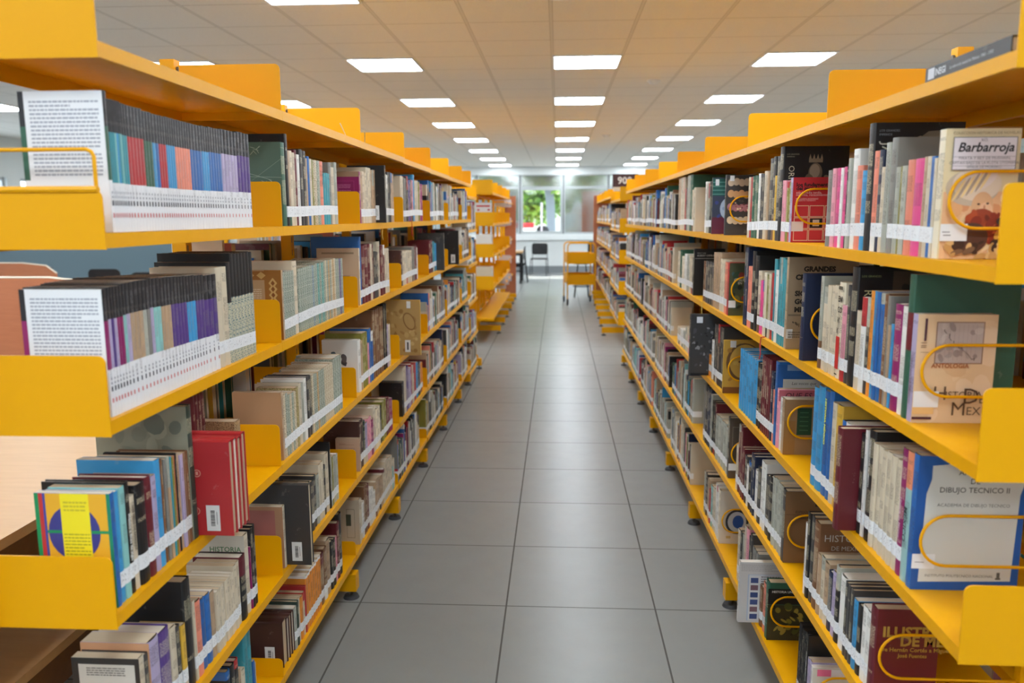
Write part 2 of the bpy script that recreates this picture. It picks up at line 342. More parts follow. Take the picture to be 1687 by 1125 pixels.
def plate(b, sx, X, Yc, z0, z1, depth, th=.0025, rr=.014, fold=False, slant=0):
    xb = X+sx*depth; pts = [(X, z0), (X, z1-rr)]
    for i in range(1, 6): a = math.pi/2*i/5; pts.append((X+sx*(rr-rr*math.cos(a))+sx*0, z1-rr+rr*math.sin(a)))
    pts += [(xb, z1), (xb, z0)]
    b.prism(pts, 1, Yc-th/2, Yc+th/2, 'yellow')
    if fold: b.tube([(X+sx*.006, Yc, z1), (xb, Yc, z1)], .006, 'yellow', 8)
def foot(b, pad, sx, Xtip, Xback, Yc):
    b.box(Xtip, Xback, Yc-.026, Yc+.026, .037, .112, 'yellow'); 
    px = Xtip+sx*.028; pad.cyl((px, Yc), .034, 0.0, .012, 'rubber', 20, .028); pad.cyl((px, Yc), .008, .012, .037, 'bolt', 10)
SIDE = {-1: 'left of the aisle', 1: 'right of the aisle'}
def bay(side, bi, Y0, Y1, zs, xs, XP, nlev, near_plate=None, dplate=.125, dover={}, label='', group='', back=True, deep=None, foottip=None, rail=True, nolip=False):
    t_ = thing('bookcase', label, 'bookcase', (side*XP, (Y0+Y1)/2, 0), group)
    lean = 0
    yp = Y1 if side else Y1
    def post(Yc):
        b = MB(); b.box(side*(XP-.02), side*(XP+.02), Yc-.018, Yc+.018, .037, 2.03, 'yellow')
        for k in range(34):
            z = .2+k*.05
            b.box(side*(XP-.0206), side*(XP-.02), Yc-.010, Yc-.004, z, z+.022, 'bolt')
        b.tube([(side*(XP-.026), Yc, 2.005), (side*(XP-.018), Yc, 2.005)], .008, 'bolt', 10); part(b, 'post', t_)
    if bi == 0 or near_plate == 'post': post(Y0-.026 if (side < 0 and bi == 0 and near_plate != 'post' and XP < 2) else Y0+.02)
    post(Y1-.0)
    for l in range(nlev):
        X = xs[l]; d = (XP-.024)-abs(X); b = MB(); tray(b, side, X, Y0, Y1, zs[l], d); sh = part(b, 'shelf', t_)
        dz = dover.get(l, dplate)
        if dz:
            b = MB(); plate(b, side, X+side*.001, Y1-.0035, zs[l]+LIP, zs[l]+LIP+dz, d-.004); part(b, 'divider_plate', t_, base=sh)
        if near_plate and near_plate != 'post' and l < len(near_plate):
            b = MB(); plate(b, side, X-side*.002, Y0-.0035, zs[l]-.002, zs[l]+near_plate[l], d+.002, .003, fold=(l < 2 and side < 0 and bi == 0)); part(b, 'end_plate', t_, base=sh)
    if back:
        for l in range(nlev):
            X = side*(XP+.024); d = .27; b = MB(); tray(b, side, X, Y0, Y1, zs[l], d); sh = part(b, 'rear_shelf', t_)
            if l != 1 or True:
                b = MB(); plate(b, side, X, Y1-.0035, zs[l]+LIP, zs[l]+LIP+.125, d); part(b, 'divider_plate', t_, base=sh)
    if rail:
        b = MB(); b.box(side*(XP-.012), side*(XP+.012), Y0+.02, Y1-.019, zs[0]+LIP, zs[0]+LIP+.075, 'yellow'); part(b, 'top_rail', t_)
    for l in (2, 4):
        pass
    fy = [Y1] if bi or near_plate == 'nofoot' else [Y0-.03 if XP < 2 and side < 0 else Y0+.03, Y1]
    for q in fy:
        b = MB(); pd = MB(); xt = foottip if foottip is not None else xs[-1]
        foot(b, pd, side, xt, side*(XP+.30), q+.0); fo_ = part(b, 'foot', t_); part(pd, 'levelling_pad', t_, base=fo_)
    return t_
num = ['nearest', 'second', 'third', 'fourth', 'fifth', 'sixth', 'seventh', 'eighth']
XPL, XPR = 1.075, 1.055
for i, (a, c) in enumerate(BAYL):
    bay(-1, i, a, c, LZ, [bayx(-1, l, a) for l in range(6)], XPL, 6, near_plate=[.10, .10, .145, .14, .14, .12] if i == 0 else None, dover={5: .06} if i else {5: .06}, label='yellow metal bookcase bay, %s along the left of the aisle' % num[i] if i else 'nearest yellow metal bookcase bay left of the aisle, with end plates', group='bookcase bays left of the aisle', back=(i > 0), foottip=-(.845-.003*i))
for i, (a, c) in enumerate(BAYR):
    bay(1, i, a, c, RZ, RX, XPR, 6, near_plate=[.13, .16, .16, .145, .145, .12] if i == 0 else None, dover={1: 0, 2: 0, 3: 0, 4: 0, 5: 0}, label='yellow metal bookcase bay, %s along the right of the aisle' % num[i] if i else 'nearest yellow metal bookcase bay right of the aisle, with end plates', group='bookcase bays right of the aisle', foottip=.695)
LZ2 = [1.871, 1.483, 1.09, .685, .29]; YL2 = [10.03, 10.9, 11.8, 12.7, 13.6]; YR2 = [9.84, 10.74, 11.64, 12.54, 13.44, 14.34, 15.24, 16.14]; RZ2 = [1.78, 1.40, 1.02, .64, .26]
# ------------------------------------------------------------------ books
def text_mesh(s, size, extrude=0.0003, align='LEFT', bold=0, shear=0):
    c = bpy.data.curves.new('t', 'FONT'); c.body = s; c.size = size; c.extrude = extrude; c.align_x = align; c.shear = shear; c.offset = bold; c.resolution_u = 2
    o = bpy.data.objects.new('t', c); me = bpy.data.meshes.new_from_object(o); bpy.data.objects.remove(o); bpy.data.curves.remove(c)
    V = [v.co.copy() for v in me.vertices]; Fs = [tuple(p.vertices) for p in me.polygons]; bpy.data.meshes.remove(me); return V, Fs
def add_text(b, s, size, T, k, at=None, **kw):
    V, Fs = text_mesh(s, size, **kw); V = [T @ v for v in V]
    lim = size*(len(s)+2)
    for f in Fs:
        if all((V[i]-T.translation).length < lim for i in f): b.face([V[i] for i in f], k, None, at)
SERA = 'eEEEsEEErrrrrEEEssrrBsssSSSSnnssnnnlllpvvv'
C1 = {'x': (150, 84, 120)}
ROWS = {
 (-1,1,0): (188, 'es 193 150 #series1 D15.5;Es*7 214 168 =EEEasEa;ss*2 222 172 =EE;rs*5 248 180;es*3 262 186;Bs*2 272 190 =sB;rs*3 284 193;ss*4 298 196;Ss*6 322 203;Bs*4 341 208;ss*3 352 210;Bs*5 372 214;ls*5 398 219;vs*4 418 222', 'b'),
 (-1,1,1): (468, 'e 476 235 N #greenchalk;kh 480 221;t 483 249;c 492 250;m 496 247;w 500 255;K 509.5 247;t 512 261;B 515.5 258;c 519 262;O 521.5 263;cp 526.5 264;Gp 531.5 265;S 539 266.5 #lomb;E 547 286;g 551 268;c 556 276 #rainbow;G 559.5 268', 'b'),
 (-1,1,2): (593.6, 'M 597 283 N #magenta;t 601 284;c 607 284;c 614 277;t 621 281;kh 635 286 P4 T22 H245 N #barcode;_ 634 0;G 641 287;K 646 284;t 650.5 286', 'b'),
 (-1,1,3): (662.6, 'c 667 290;g 671 293;k 675 291;v 678 296;m 681 296;p 683 297;s 685 288;c 690 298;O 693 300;M 697 303', 'b'),
 (-1,2,0): (186, 'Ms 192 477 #series2 D15.5;ls*3 206 472 =lvl;Ms*2 216 470;as 221 468;ls 227 466;ts*2 241 463;Gs*3 259 460 =tGg;ls 264 458;as*2 276 457;ts*3 292 456;vs*2 303 455;vs*3 317 454;ss*3 331 453;vs*3 345 452;vs*3 366 451;ch 383 439;qm 389 432;km*7 424 413', 'b'),
 (-1,2,1): (468, 't 471 445 N #kraftframe;Gp*5 489 445;c 496 430;Gp*4 510 440;Gp*5 524 436 =GGGKG;ap 527 434;Ep*3 537 432 =EGE;Gp*5 549 428 =GcGtG;cp*3 556 426 =ctc;Gp*4 568 425 =GGvG', 'b'),
 (-1,2,2): (593.6, 'C 596 409 N #tanlabel;B 599 390;mh*2 609 403;mh 613 402;ch 616 402;m 619 403;K 626 415;c 629.6 398;m 637 405;c 643 410', 'b'),
 (-1,2,3): (662.6, 'd 665 413;c*5 680 411;g 685 406;m 688 406;w 689.5 408', 'b'),
 (-1,2,4): (709, 'm*2 714 396;E 717 398;s 720 400;Kh 724 385 P5 T24 H250 N;_ 728 0;K 731 400', 'b'),
 (-1,2,5): (741, 'kh 744 388 P7 T26 H255 N #barcode;_ 748 0;mh 751 378;t 753 396;c 756 398', 'b'),
 (-1,3,0): (196, 'B 204 812 N #yellowdisc D14.5;s 212 810 D14;a 221 802 D14;k 228 794 #finsiglo D16.5;c 237 817 #sancarlos;k 252 796;m 262 785;l 270 783 #lilacdots;s 279 757;b*3 291 752 =bgt;E*4 303 748 =EOTk;g*4 321 740 =tlqb;Dh 330 668 N #landscape;ru*4 356 716 P8 T24 H224 N #redbar;_ 384 0;mh*4 386 655 N P-9 T18;_ 402 0;qp 418 690 P-1 T34', 'b'),
 (-1,3,1): (468, 't 472 646 N #kraft;Gp*2 479 646 =cG;Gp*3 489 645 =GcG;cp 492 645;Op 497 638;ch 501 632;Gh 505 631;wh 509.5 624;K 518 620;Gp*4 529 612 =cGGt;Gp*3 538 606;cp*5 552 596;Gp*4 566 583', 'b'),
 (-1,3,2): (593.6, 'w 599 559 N #blackface;t 601 561;O 609 548;p 611 565;B 615 541;B 618 545;b*5 635 503;k 640 501;l 642 535;c 645 534', 'b'),
 (-1,3,3): (662.6, 'yh 680 500 P10 N T30 H293 #gold;_ 675 0;t 682 505;G 690 508', 'b'),
 (-1,4,0): ((228, 1080), 'c 238 1076 #labelcover N;K 246 1073;l 263 1042 #peach N;v 281 1028 #violetpat;c 291 1027;K 299 1027;y 306 1025;kh 314 948 N #sabin;c 321 988;S 331 984;B*2 348 974;t 355 970;c*3 367 964;c*5 386 942;c*2 396 922;k 405 910 N;c 411 876 #optica;M 414 900;k*2 421 864', 't'),
 (-1,4,1): (470, 'c 475 833 N #rosecover T26;Ku 508 800 P7.5 N T26 H262 #barcode;_ 498 0;K 516 801;K 522 793;K 526 783;G 530 781;c 537 763;k 541 767;c 546 746;k 548 729 N;O*3 554 748 =GOG;G*2 560 745', 'b'),
 (-1,4,2): (593.6, 't 596 722 N #roseprint;d 602 691;D 605 693;l 608 696;p 614 688;M 618 690;c 622 670;C 629 671;k 632 669;O 639 660;m 644 657;M 648 656', 'b'),
 (-1,4,3): (664, 'k 667 629 N;c 671 604;v 675 604;l 679 606;M 681 600;c 684 603;r 687 599;s 690 598;n 694 596;o 697 597', 'b'),
 (-1,5,0): ((374, 1086), 'k*3 394 1083;t 399 1098;c 405 1098;E 413 1010;B 421 1086;G 423 1090', 't'),
 (-1,5,1): (471, 'du 480 1018 P-.5 N #brownbar;du 489 1012 P-.5 N;G 493 1000;D 496 990;c 499 985;o 503 982;c 506 975;r 508 965;of*7 532 914;b 538 912;b 543 902;t 548.5 888;kh 556 889;p 559 884;m 563 860;k 571 843 #pinkstripe', 'b'),
 (-1,5,2): (593.6, 'c 597 822 N #paleframe;c 600 822;w 603 826;b 608 800;m 612 798;w 618 805;w 621 808;t 628 790;t 634 784;c 638 770;c 644 756;c 648 752;a 650 758;c 652 755', 'b'),
 (1,1,0): (1543, 'C 1530 214 N #barba D13.6;c 1526 261;B 1519.5 258;c 1513 258;t 1505.5 259;P 1490.5 262;S 1479.5 264;G 1472 274;O 1468 275;G 1461 276;g 1452 228;Gh 1444 236 N;c 1438 276;n 1431 248;S 1423 250;kh 1414 205 N #japon;s 1406 282;S 1397 274;w 1388 247;G 1384 262;k 1381 272;P 1375 276;w 1371 278;P 1363 278;p 1357 279;g 1350 282', 'b'),
 (1,1,1): (1302, 'l 1296.5 293 N #fundamentos;O 1289 300;p 1282 297;kh 1276 241 N #origenes;K 1271 258;y 1268 290;K 1264 259;K 1258 262;t 1255 284;c 1250 283;K 1244 286;w 1241 287;e*3 1230.5 292;r 1227 293;c 1224.5 293', 'b'),
 (1,1,2): (1197, 'Kh 1193 289 N P1 T22 #food;_ 1180 0;Dh 1171 294 N P2.5 T22 #greencover;_ 1170 0;t 1167 294;k 1164 300;G 1160 302;w 1157.5 300', 'b'),
 (1,1,3): (1143, 'c 1141 309 N #bluecard;c 1138 312;e 1134 282;G 1130 287;K 1127 310;r 1125 311;c 1122 290;c 1118 292;t 1114.5 290', 'b'),
 (1,2,0): (1500, 'l 1490 517 N #antologia D15.5;eg 1481 440 N #greenbig;w 1471 505;M 1460 501;s 1456 534;t 1453 536;g 1449 488;b 1443 485;B 1437 483;B 1432 481;s 1427 480;o 1422 479;K 1416 490;w 1409 490;c 1401 512;kh 1391 440 N #revol;K 1386 470;p 1379 503;C 1362 464 #eni;c 1354 470;c 1347 472;G 1343 455', 'b'),
 (1,2,1): (1326, 'nh 1324 451 P1.2 T32 N;_ 1291 0;t 1281 423 N #grandes T34;E 1272 425;w 1268 444;E 1264 426;r 1260 449;c 1257 450;O 1253 452;C 1250 448;P 1243.5 460;c 1239 445;kh 1234 420 N;kh 1229 413;S 1222 437;nh 1216.5 404 N', 'b'),
 (1,2,2): (1199, 'r 1195 433 N #chile;S 1190 433;c 1184 428;t 1178 416;t 1173 416;K*4 1160 429;b 1156.8 430', 'b'),
 (1,2,3): (1142, 'k 1140 410 N #albert;K 1138 424;c 1134 426;G 1130 420;w 1126 419;C 1122 422;e 1119 412;c 1114.5 414', 'b'),
 (1,3,0): (1498, 'B 1488 748 N #apuntes D21;S 1478 744 N #mexico;M 1469 738 #histmex;c*6 1424 726;k 1414 707 #reyes;w 1410 707;k 1404 712;mh 1382 697 P4.5 T34 H252 N;_ 1384 0;w 1376 694;k 1371 690;y 1362 664;c 1356 660;B 1350 641;B 1342 641 #histo;s 1333 632;s 1325.5 634', 'b'),
 (1,3,1): (1289, 't 1283 656 N #brownpatch;w 1278 654;p 1274 639 N #que;B 1269 594 N #voces;S 1266 640;n 1262 610;mh*5 1246 582;k*2 1237 593;sh*7 1208 568 N', 'b'),
 (1,3,2): (1194, 'yh 1186 558 N P1 T24 #sun;_ 1187 0;K 1182 540;d 1178 534;K 1173 535;w 1170 560;o 1166 585;Kh 1159 521 N P9 T32 H292 #city;k 1156.8 560', 'b'),
 (1,3,3): (1143, 'O 1139 585 N;c 1136 560;p 1132 555;c 1128 540;G 1124 545;w 1119 548;c 1114.5 540', 'b'),
 (1,4,0): ((1445, 985), 'mh 1428 985 N #ilustres;w 1414 989;k 1406 985;s 1399 975;Kh 1384 945;w 1373 930;k 1366 915;l 1358 922;n 1350 921;t 1343 905;c 1337 895;t 1331 890;b 1325 836 #historia_dark;K 1319 828;kh 1314 822;w 1309 838', 't'),
 (1,4,1): (1289, 'Kh 1272 799 N #espejo;G 1267 792;k 1261 786;K 1255 784;w 1248 762;K 1243 770;w 1239 774;n 1233 748;k 1229 760;w 1226 765;K 1222 750;m 1217 738;m 1211 700;c 1208.5 732', 'b'),
 (1,4,2): (1199, 'K 1192 685 N #portrait;G*5 1176 680;k 1170 662;G 1168 650;n 1162 640;k 1159 630;g 1156.8 632', 'b'),
 (1,5,0): ((1340, 1092), 'w 1334 1090 N #pinklabel;l 1327 1075;l 1321 1067;k*9 1297 992 #thinblack', 't'),
 (1,5,1): (1262, 'e 1257 956 N #historia_univ;S 1252 960;b 1248 965;w 1238 918 P7 T24 N #news;_ 1243 0;g 1234 905;K 1231 880;k 1228 884;p 1224 870;c 1221 866;G 1218 880;K 1215 876;c 1211.5 872', 'b'),
 (1,5,2): (1184, 'C 1179 805 N #wheel;w 1175 800;c 1171 804;a 1168 800;r 1166 806;t 1162 790;k 1159 780;G 1156.8 776', 'b'),
}
SPT = [('lomb', 'Lemi Membela', .010, (60, 40, 40), .92, .0003), ('mexico', 'MÉXICO', .020, (40, 60, 60), .58, .0002), ('histmex', 'Historia de México', .0115, (230, 200, 214), .62, .0002), ('reyes', 'IXTLILXOCHITL DE MEXICO', .009, (226, 226, 222), .92, .0003),
 ('histo', 'HISTORIA MÉXICO', .015, (220, 230, 120), .93, .001), ('finsiglo', 'México a fines de siglo', .0105, (226, 226, 224), .72, .0003), ('sancarlos', 'LOS HIJOS DE SANCHEZ', .0085, (60, 54, 50), .90, .0002), ('antologia', 'HISTORIA DE MEXICO', .010, (96, 70, 60), .62, 0), ('thinblack', 'LA HISTORIA DE MEXICO', .008, (220, 220, 216), .8, .0002),
 ('sabin', 'LA GUIA', .012, (150, 150, 130), .85, .0002)]
LAB = {'series1': 'first volume with a black and green edge, white back cover of text lines, second shelf', 'series2': 'first volume with mauve and black edge, text-covered white back, third shelf',
 'barba': 'cream book with a turbaned red-bearded man on its cover, second shelf right', 'antologia': 'tan book with an old map on its cover, third shelf right', 'apuntes': 'blue book with a large pale panel of grey capitals, fourth shelf right',
 'ilustres': 'dark red hardback with gold capitals on its cover, fifth shelf right', 'fundamentos': 'red paperback with a grid of squares on its cover, second shelf right', 'origenes': 'black hardback showing a crowned stone head, behind the red grid-covered paperback', 'japon': 'tall navy hardback with a grey landscape on its cover, second shelf right',
 'revol': 'tall black hardback with a brown photograph, behind the numbered slim volumes, third shelf right', 'greenbig': 'large dark green hardback with red spine title, behind the tan map book', 'grandes': 'worn tan book with bold black capitals on its cover, third shelf right', 'brownpatch': 'brown taped book with a green cover label, fourth shelf right',
 'que': 'book with a rose band at its cover top, behind the brown taped one', 'voces': 'blue book with a white title panel, behind the rose-banded one', 'espejo': 'dark-spined thick book with a brown cover, fifth shelf right, second bay', 'historia_dark': 'dark brown book with pale serif capitals, fifth shelf right, nearest bay',
 'historia_univ': 'book with a black title band over olive foliage, bottom shelf right', 'news': 'large pale newspaper-like folder jutting over the bottom right shelf edge', 'food': 'black book with rows of food photographs on its cover, second shelf right', 'greencover': 'book with green stripes over a maroon foot, just beyond the food book',
 'sun': 'ochre book with a face in a ring on its cover, fourth shelf right', 'city': 'book with a grey city photograph jutting out over the fourth right shelf', 'wheel': 'cream book with a dark car wheel on its cover, bottom shelf right', 'portrait': 'dark brown book with a framed title and portrait, fifth shelf right', 'chile': 'red-spined book with a mottled jungle cover, third shelf right',
 'greenchalk': 'green book with pale chalk-like lines on its cover, second shelf left', 'magenta': 'magenta book with a framed block of text, second shelf left', 'kraftframe': 'tan book framed by a brown lozenge border, third shelf left', 'kraft': 'plain kraft-brown book behind the divider, fourth shelf left', 'tanlabel': 'beige book with a small brown label panel, third shelf left',
 'blackface': 'black-covered book with a faint portrait, fourth shelf left, third bay', 'gold': 'large gold parchment-patterned book jutting out over the fourth left shelf', 'redbar': 'nearest red folio stored spine up, jutting out over the fourth left shelf', 'yellowdisc': 'yellow book with a violet disc and green stripes, fourth shelf left, nearest bay',
 'finsiglo': 'black book with small white title and red emblem, behind the yellow disc book', 'labelcover': 'worn black-edged book with a large white label, fifth shelf left', 'peach': 'thick lilac-spined book with a peach cover, fifth shelf left', 'rosecover': 'worn tan book with a faded rose panel, fifth shelf left', 'optica': 'tall cream book with green and black cover lettering, fifth shelf left',
 'paleframe': 'pale book with a thin framed panel on its cover, bottom shelf left', 'roseprint': 'small beige book with faint print, fifth shelf left, third bay', 'brownbar': 'nearer dark brown folio stored spine up with a barcode, bottom shelf left', 'eni': 'wide ivory spine with stacked serif letters and a red block, third shelf right', 'mexico': 'salmon and aqua spine beside the blue panel-covered book, fourth shelf right', 'histmex': 'magenta spine with pale title, second from the near end, fourth shelf right',
 'landscape': 'tall weathered green atlas before the red folios, fourth shelf left', 'pinklabel': 'pale book with a pink and white label, bottom shelf right, nearest bay', 'albert': 'black book with small white author lettering, third shelf right, fourth bay'}

WGT = 'cccccccccccwwwwwwwwttttttGGGGGGkkkkkkkKKKKmmmmggggbbbrrBBnnneeesspyMSoOlaE'
HB = set('kmnrdKbeDv')
def parse(key, start, toks, mode='b'):
    side, l, bi = key; z = (LZ if side < 0 else RZ)[l]+LIP; Y0b = (BAYL if side < 0 else BAYR)[bi][0]; X = bayx(side, l, Y0b)+side*.010
    out = []; pos = y_of(start, X, z) if mode == 'b' else None
    if mode == 't': pos = on_x(start[0], start[1], X)[0]
    for tk in toks.split(';'):
        q = tk.split()
        if not q: continue
        head = q[0]; opts = q[3:]; n = 1
        if '*' in head: head, n = head.split('*'); n = int(n)
        code = head[0]; sty = head[1:]
        px, py = float(q[1]), float(q[2])
        if mode == 't': e, zt = on_x(px, py, X); h = zt-z
        else: e = y_of(px, X, z); h = z_of(py, X, (pos+e)/2 if n == 1 else e)-z
        if head == '_': pos = e; continue
        T_ = [float(o[1:])/1000 for o in opts if o[0] == 'T']
        if T_: e = pos+T_[0]*n
        for o in opts:
            if o[0] == 'H': h = float(o[1:])/1000
        if n == 1 and e-pos > .05 and not T_:
            if any(o[0] == '#' for o in opts): e = pos+.04
            else: n = int((e-pos)/.033)+1
        for i in range(n):
            a = pos+(e-pos)*i/n; c = pos+(e-pos)*(i+1)/n; codes = code
            r = dict(side=side, l=l, bay=bi, Y0=a, Y1=c, h=min(max(h+(rnd.uniform(-1, 1)*{'s': .0003, 'p': .0012}.get(sty[:1], .003) if n > 1 else 0), .1), .325), c=code, sty=sty, pull=0, key=None, stick=True, d=None)
            for o in opts:
                if o[0] == 'P': r['pull'] = float(o[1:])/100
                elif o[0] == '#' and i == 0: r['key'] = o[1:]
                elif o == 'N': r['stick'] = False
                elif o[0] == 'D': r['d'] = float(o[1:])/100
                elif o[0] == '=': r['c'] = o[1:][i % len(o[1:])]
            out.append(r)
        pos = e
    lim = (BAYL if side < 0 else BAYR)[bi][1]-.010; y0 = out[0]['Y0']
    if out[-1]['Y1'] > lim:
        k = (lim-y0)/(out[-1]['Y1']-y0)
        for r in out: r['Y0'] = y0+(r['Y0']-y0)*k; r['Y1'] = y0+(r['Y1']-y0)*k
    lo = (BAYL if side < 0 else BAYR)[bi][0]+.004
    for r in out: r['Y0'] = max(r['Y0'], lo)
    return out
def fill(side, l, bi, Ya, Yb, zs, X):
    out = []; y = Ya; mood = rnd.choice('cwGtk'); hh = rnd.uniform(.19, .24)
    while y < Yb-.008:
        t = rnd.choice((.009, .012, .015, .018, .022, .028, .036)); 
        if rnd.random() < .18: mood = rnd.choice(WGT); hh = rnd.uniform(.18, .25)
        if rnd.random() < .04: y += .02
        if y+t > Yb: break
        c = mood if rnd.random() < .35 else rnd.choice(WGT)
        out.append(dict(side=side, l=l, bay=bi, Y0=y, Y1=y+t, h=hh+rnd.uniform(-.025, .02) if rnd.random() < .8 else rnd.uniform(.17, .29), c=c, sty='', pull=0, key=None, stick=rnd.random() < .95, d=None, z=zs, X=X, rnd=1)); y += t
    return out
BOOKS = []
done = set()
for key, (st, toks, mode) in ROWS.items():
    BOOKS += parse(key, st, toks, mode); done.add(key)
for side, bays, nb in ((-1, BAYL, 7), (1, BAYR, 8)):
    for bi in range(nb):
        for l in range(1, 6):
            if (side, l, bi) in done: continue
            Y0, Y1 = bays[bi]; zs = (LZ if side < 0 else RZ)[l]+LIP; X = bayx(side, l, Y0)+side*.010
            BOOKS += fill(side, l, bi, Y0+(.012 if side < 0 else .10), Y1-(rnd.uniform(.03, .22) if side < 0 else .012), zs, X)
CODEPAT = {'G': ((166,170,156), (92,112,98)), 'O': ((176,160,110), (104,84,40)), 'c': ((206,194,168), (150,130,100)), 'E': ((120,170,160), (40,104,100)), 't': ((196,166,120), (140,92,48)), 'K': ((150,168,176), (50,62,72)), 'q': ((170,140,100), (116,88,58)), 'v': ((120,110,140), (44,36,60))}
def jit(c, s=.06): f = 1+rnd.uniform(-s, s); return tuple(min(1, v*f) for v in c)
def prep(r):
    if 'z' not in r:
        r['z'] = (LZ if r['side'] < 0 else RZ)[r['l']]+LIP; r['X'] = bayx(r['side'], r['l'], (BAYL if r['side'] < 0 else BAYR)[r['bay']][0])+r['side']*.010
    r['X'] -= r['side']*r['pull']
    if r['stick'] and not r['pull'] and not r['sty']: r['X'] += r['side']*rnd.uniform(0, .004)
    if r['sty'] == 's': r['d'] = .155
    if r['d'] is None: r['d'] = min(.235, .70*r['h']+rnd.uniform(-.012, .012))
    if 'rear' not in r and r['side']*r['X'] < 1.03: r['d'] = min(r['d'], (1.047 if r['side'] < 0 else 1.027)-abs(r['X']))
    if r['l'] and r['bay'] < 7 and 'rear' not in r: r['h'] = min(r['h'], (LZ if r['side'] < 0 else RZ)[r['l']-1]-r['z']-.010)
    c = pc(r['c']); sty = r['sty']; r['mat'] = 'cover'; sd = rnd.random()
    lum = sum(c)/3; ct = rgb(226, 214, 180) if lum < .16 else rgb(60, 46, 40)
    c1 = c2 = c3 = jit(c); lo, hi = 0, 2.0
    if r['key'] == 'greenbig': sty = r['sty'] = 'g'
    if sty == 's': c1 = pc((34, 34, 38)); c3 = pc((226, 226, 228)); lo, hi = .375, .755; ct = pc((120, 118, 122)); c2 = jit(pc(r['c'] if isinstance(r['c'], str) else r['c']))
    elif sty == 'p': r['mat'] = 'pattern'; a, b_ = CODEPAT.get(r['c'], ((166, 170, 156), (92, 112, 98))); c2 = jit(pc(a)); c3 = jit(pc(b_), .15); c1 = pc(a); hi = 2.0
    elif sty == 'm': r['mat'] = 'pattern'; c1 = pc((30, 28, 28)); c2 = jit(pc((190, 186, 160))); c3 = pc((96, 120, 128)); hi = .60
    elif sty == 'f': c1 = pc((236, 232, 226)); hi = .955; lo = 0      # white head
    elif r['key'] == 'mexico': c1 = pc((226, 140, 104)); c2 = c3 = pc((150, 186, 184)); hi = .72
    elif sty == 'g': c1 = jit(c); c2 = pc((110, 30, 38)); c3 = jit(c); hi = .74; lo = .48
    elif r['key'] is None and sty == '' and rnd.random() < (.22 if 'rnd' in r else .07): hi = rnd.choice((.8, .9, .7)); c1 = jit(pc(rnd.choice('cwkrBGm')))
    elif r['key'] is None and sty == '' and rnd.random() < .1: lo = rnd.choice((.2, .3)); c3 = jit(pc(rnd.choice('cwkrbe')))
    t = r['Y1']-r['Y0']
    r['at'] = (c1, c2, c3, ct, (lo, hi, max(.1, (t*.5-.0035)*100) if sty in ('', 's', 'f', 'h') else 0, sd))
    r['pg'] = jit(pc(rnd.choice(((214, 200, 172), (196, 176, 146), (226, 220, 206), (186, 164, 134))) if r['c'] not in 'w' else (226, 222, 212)))
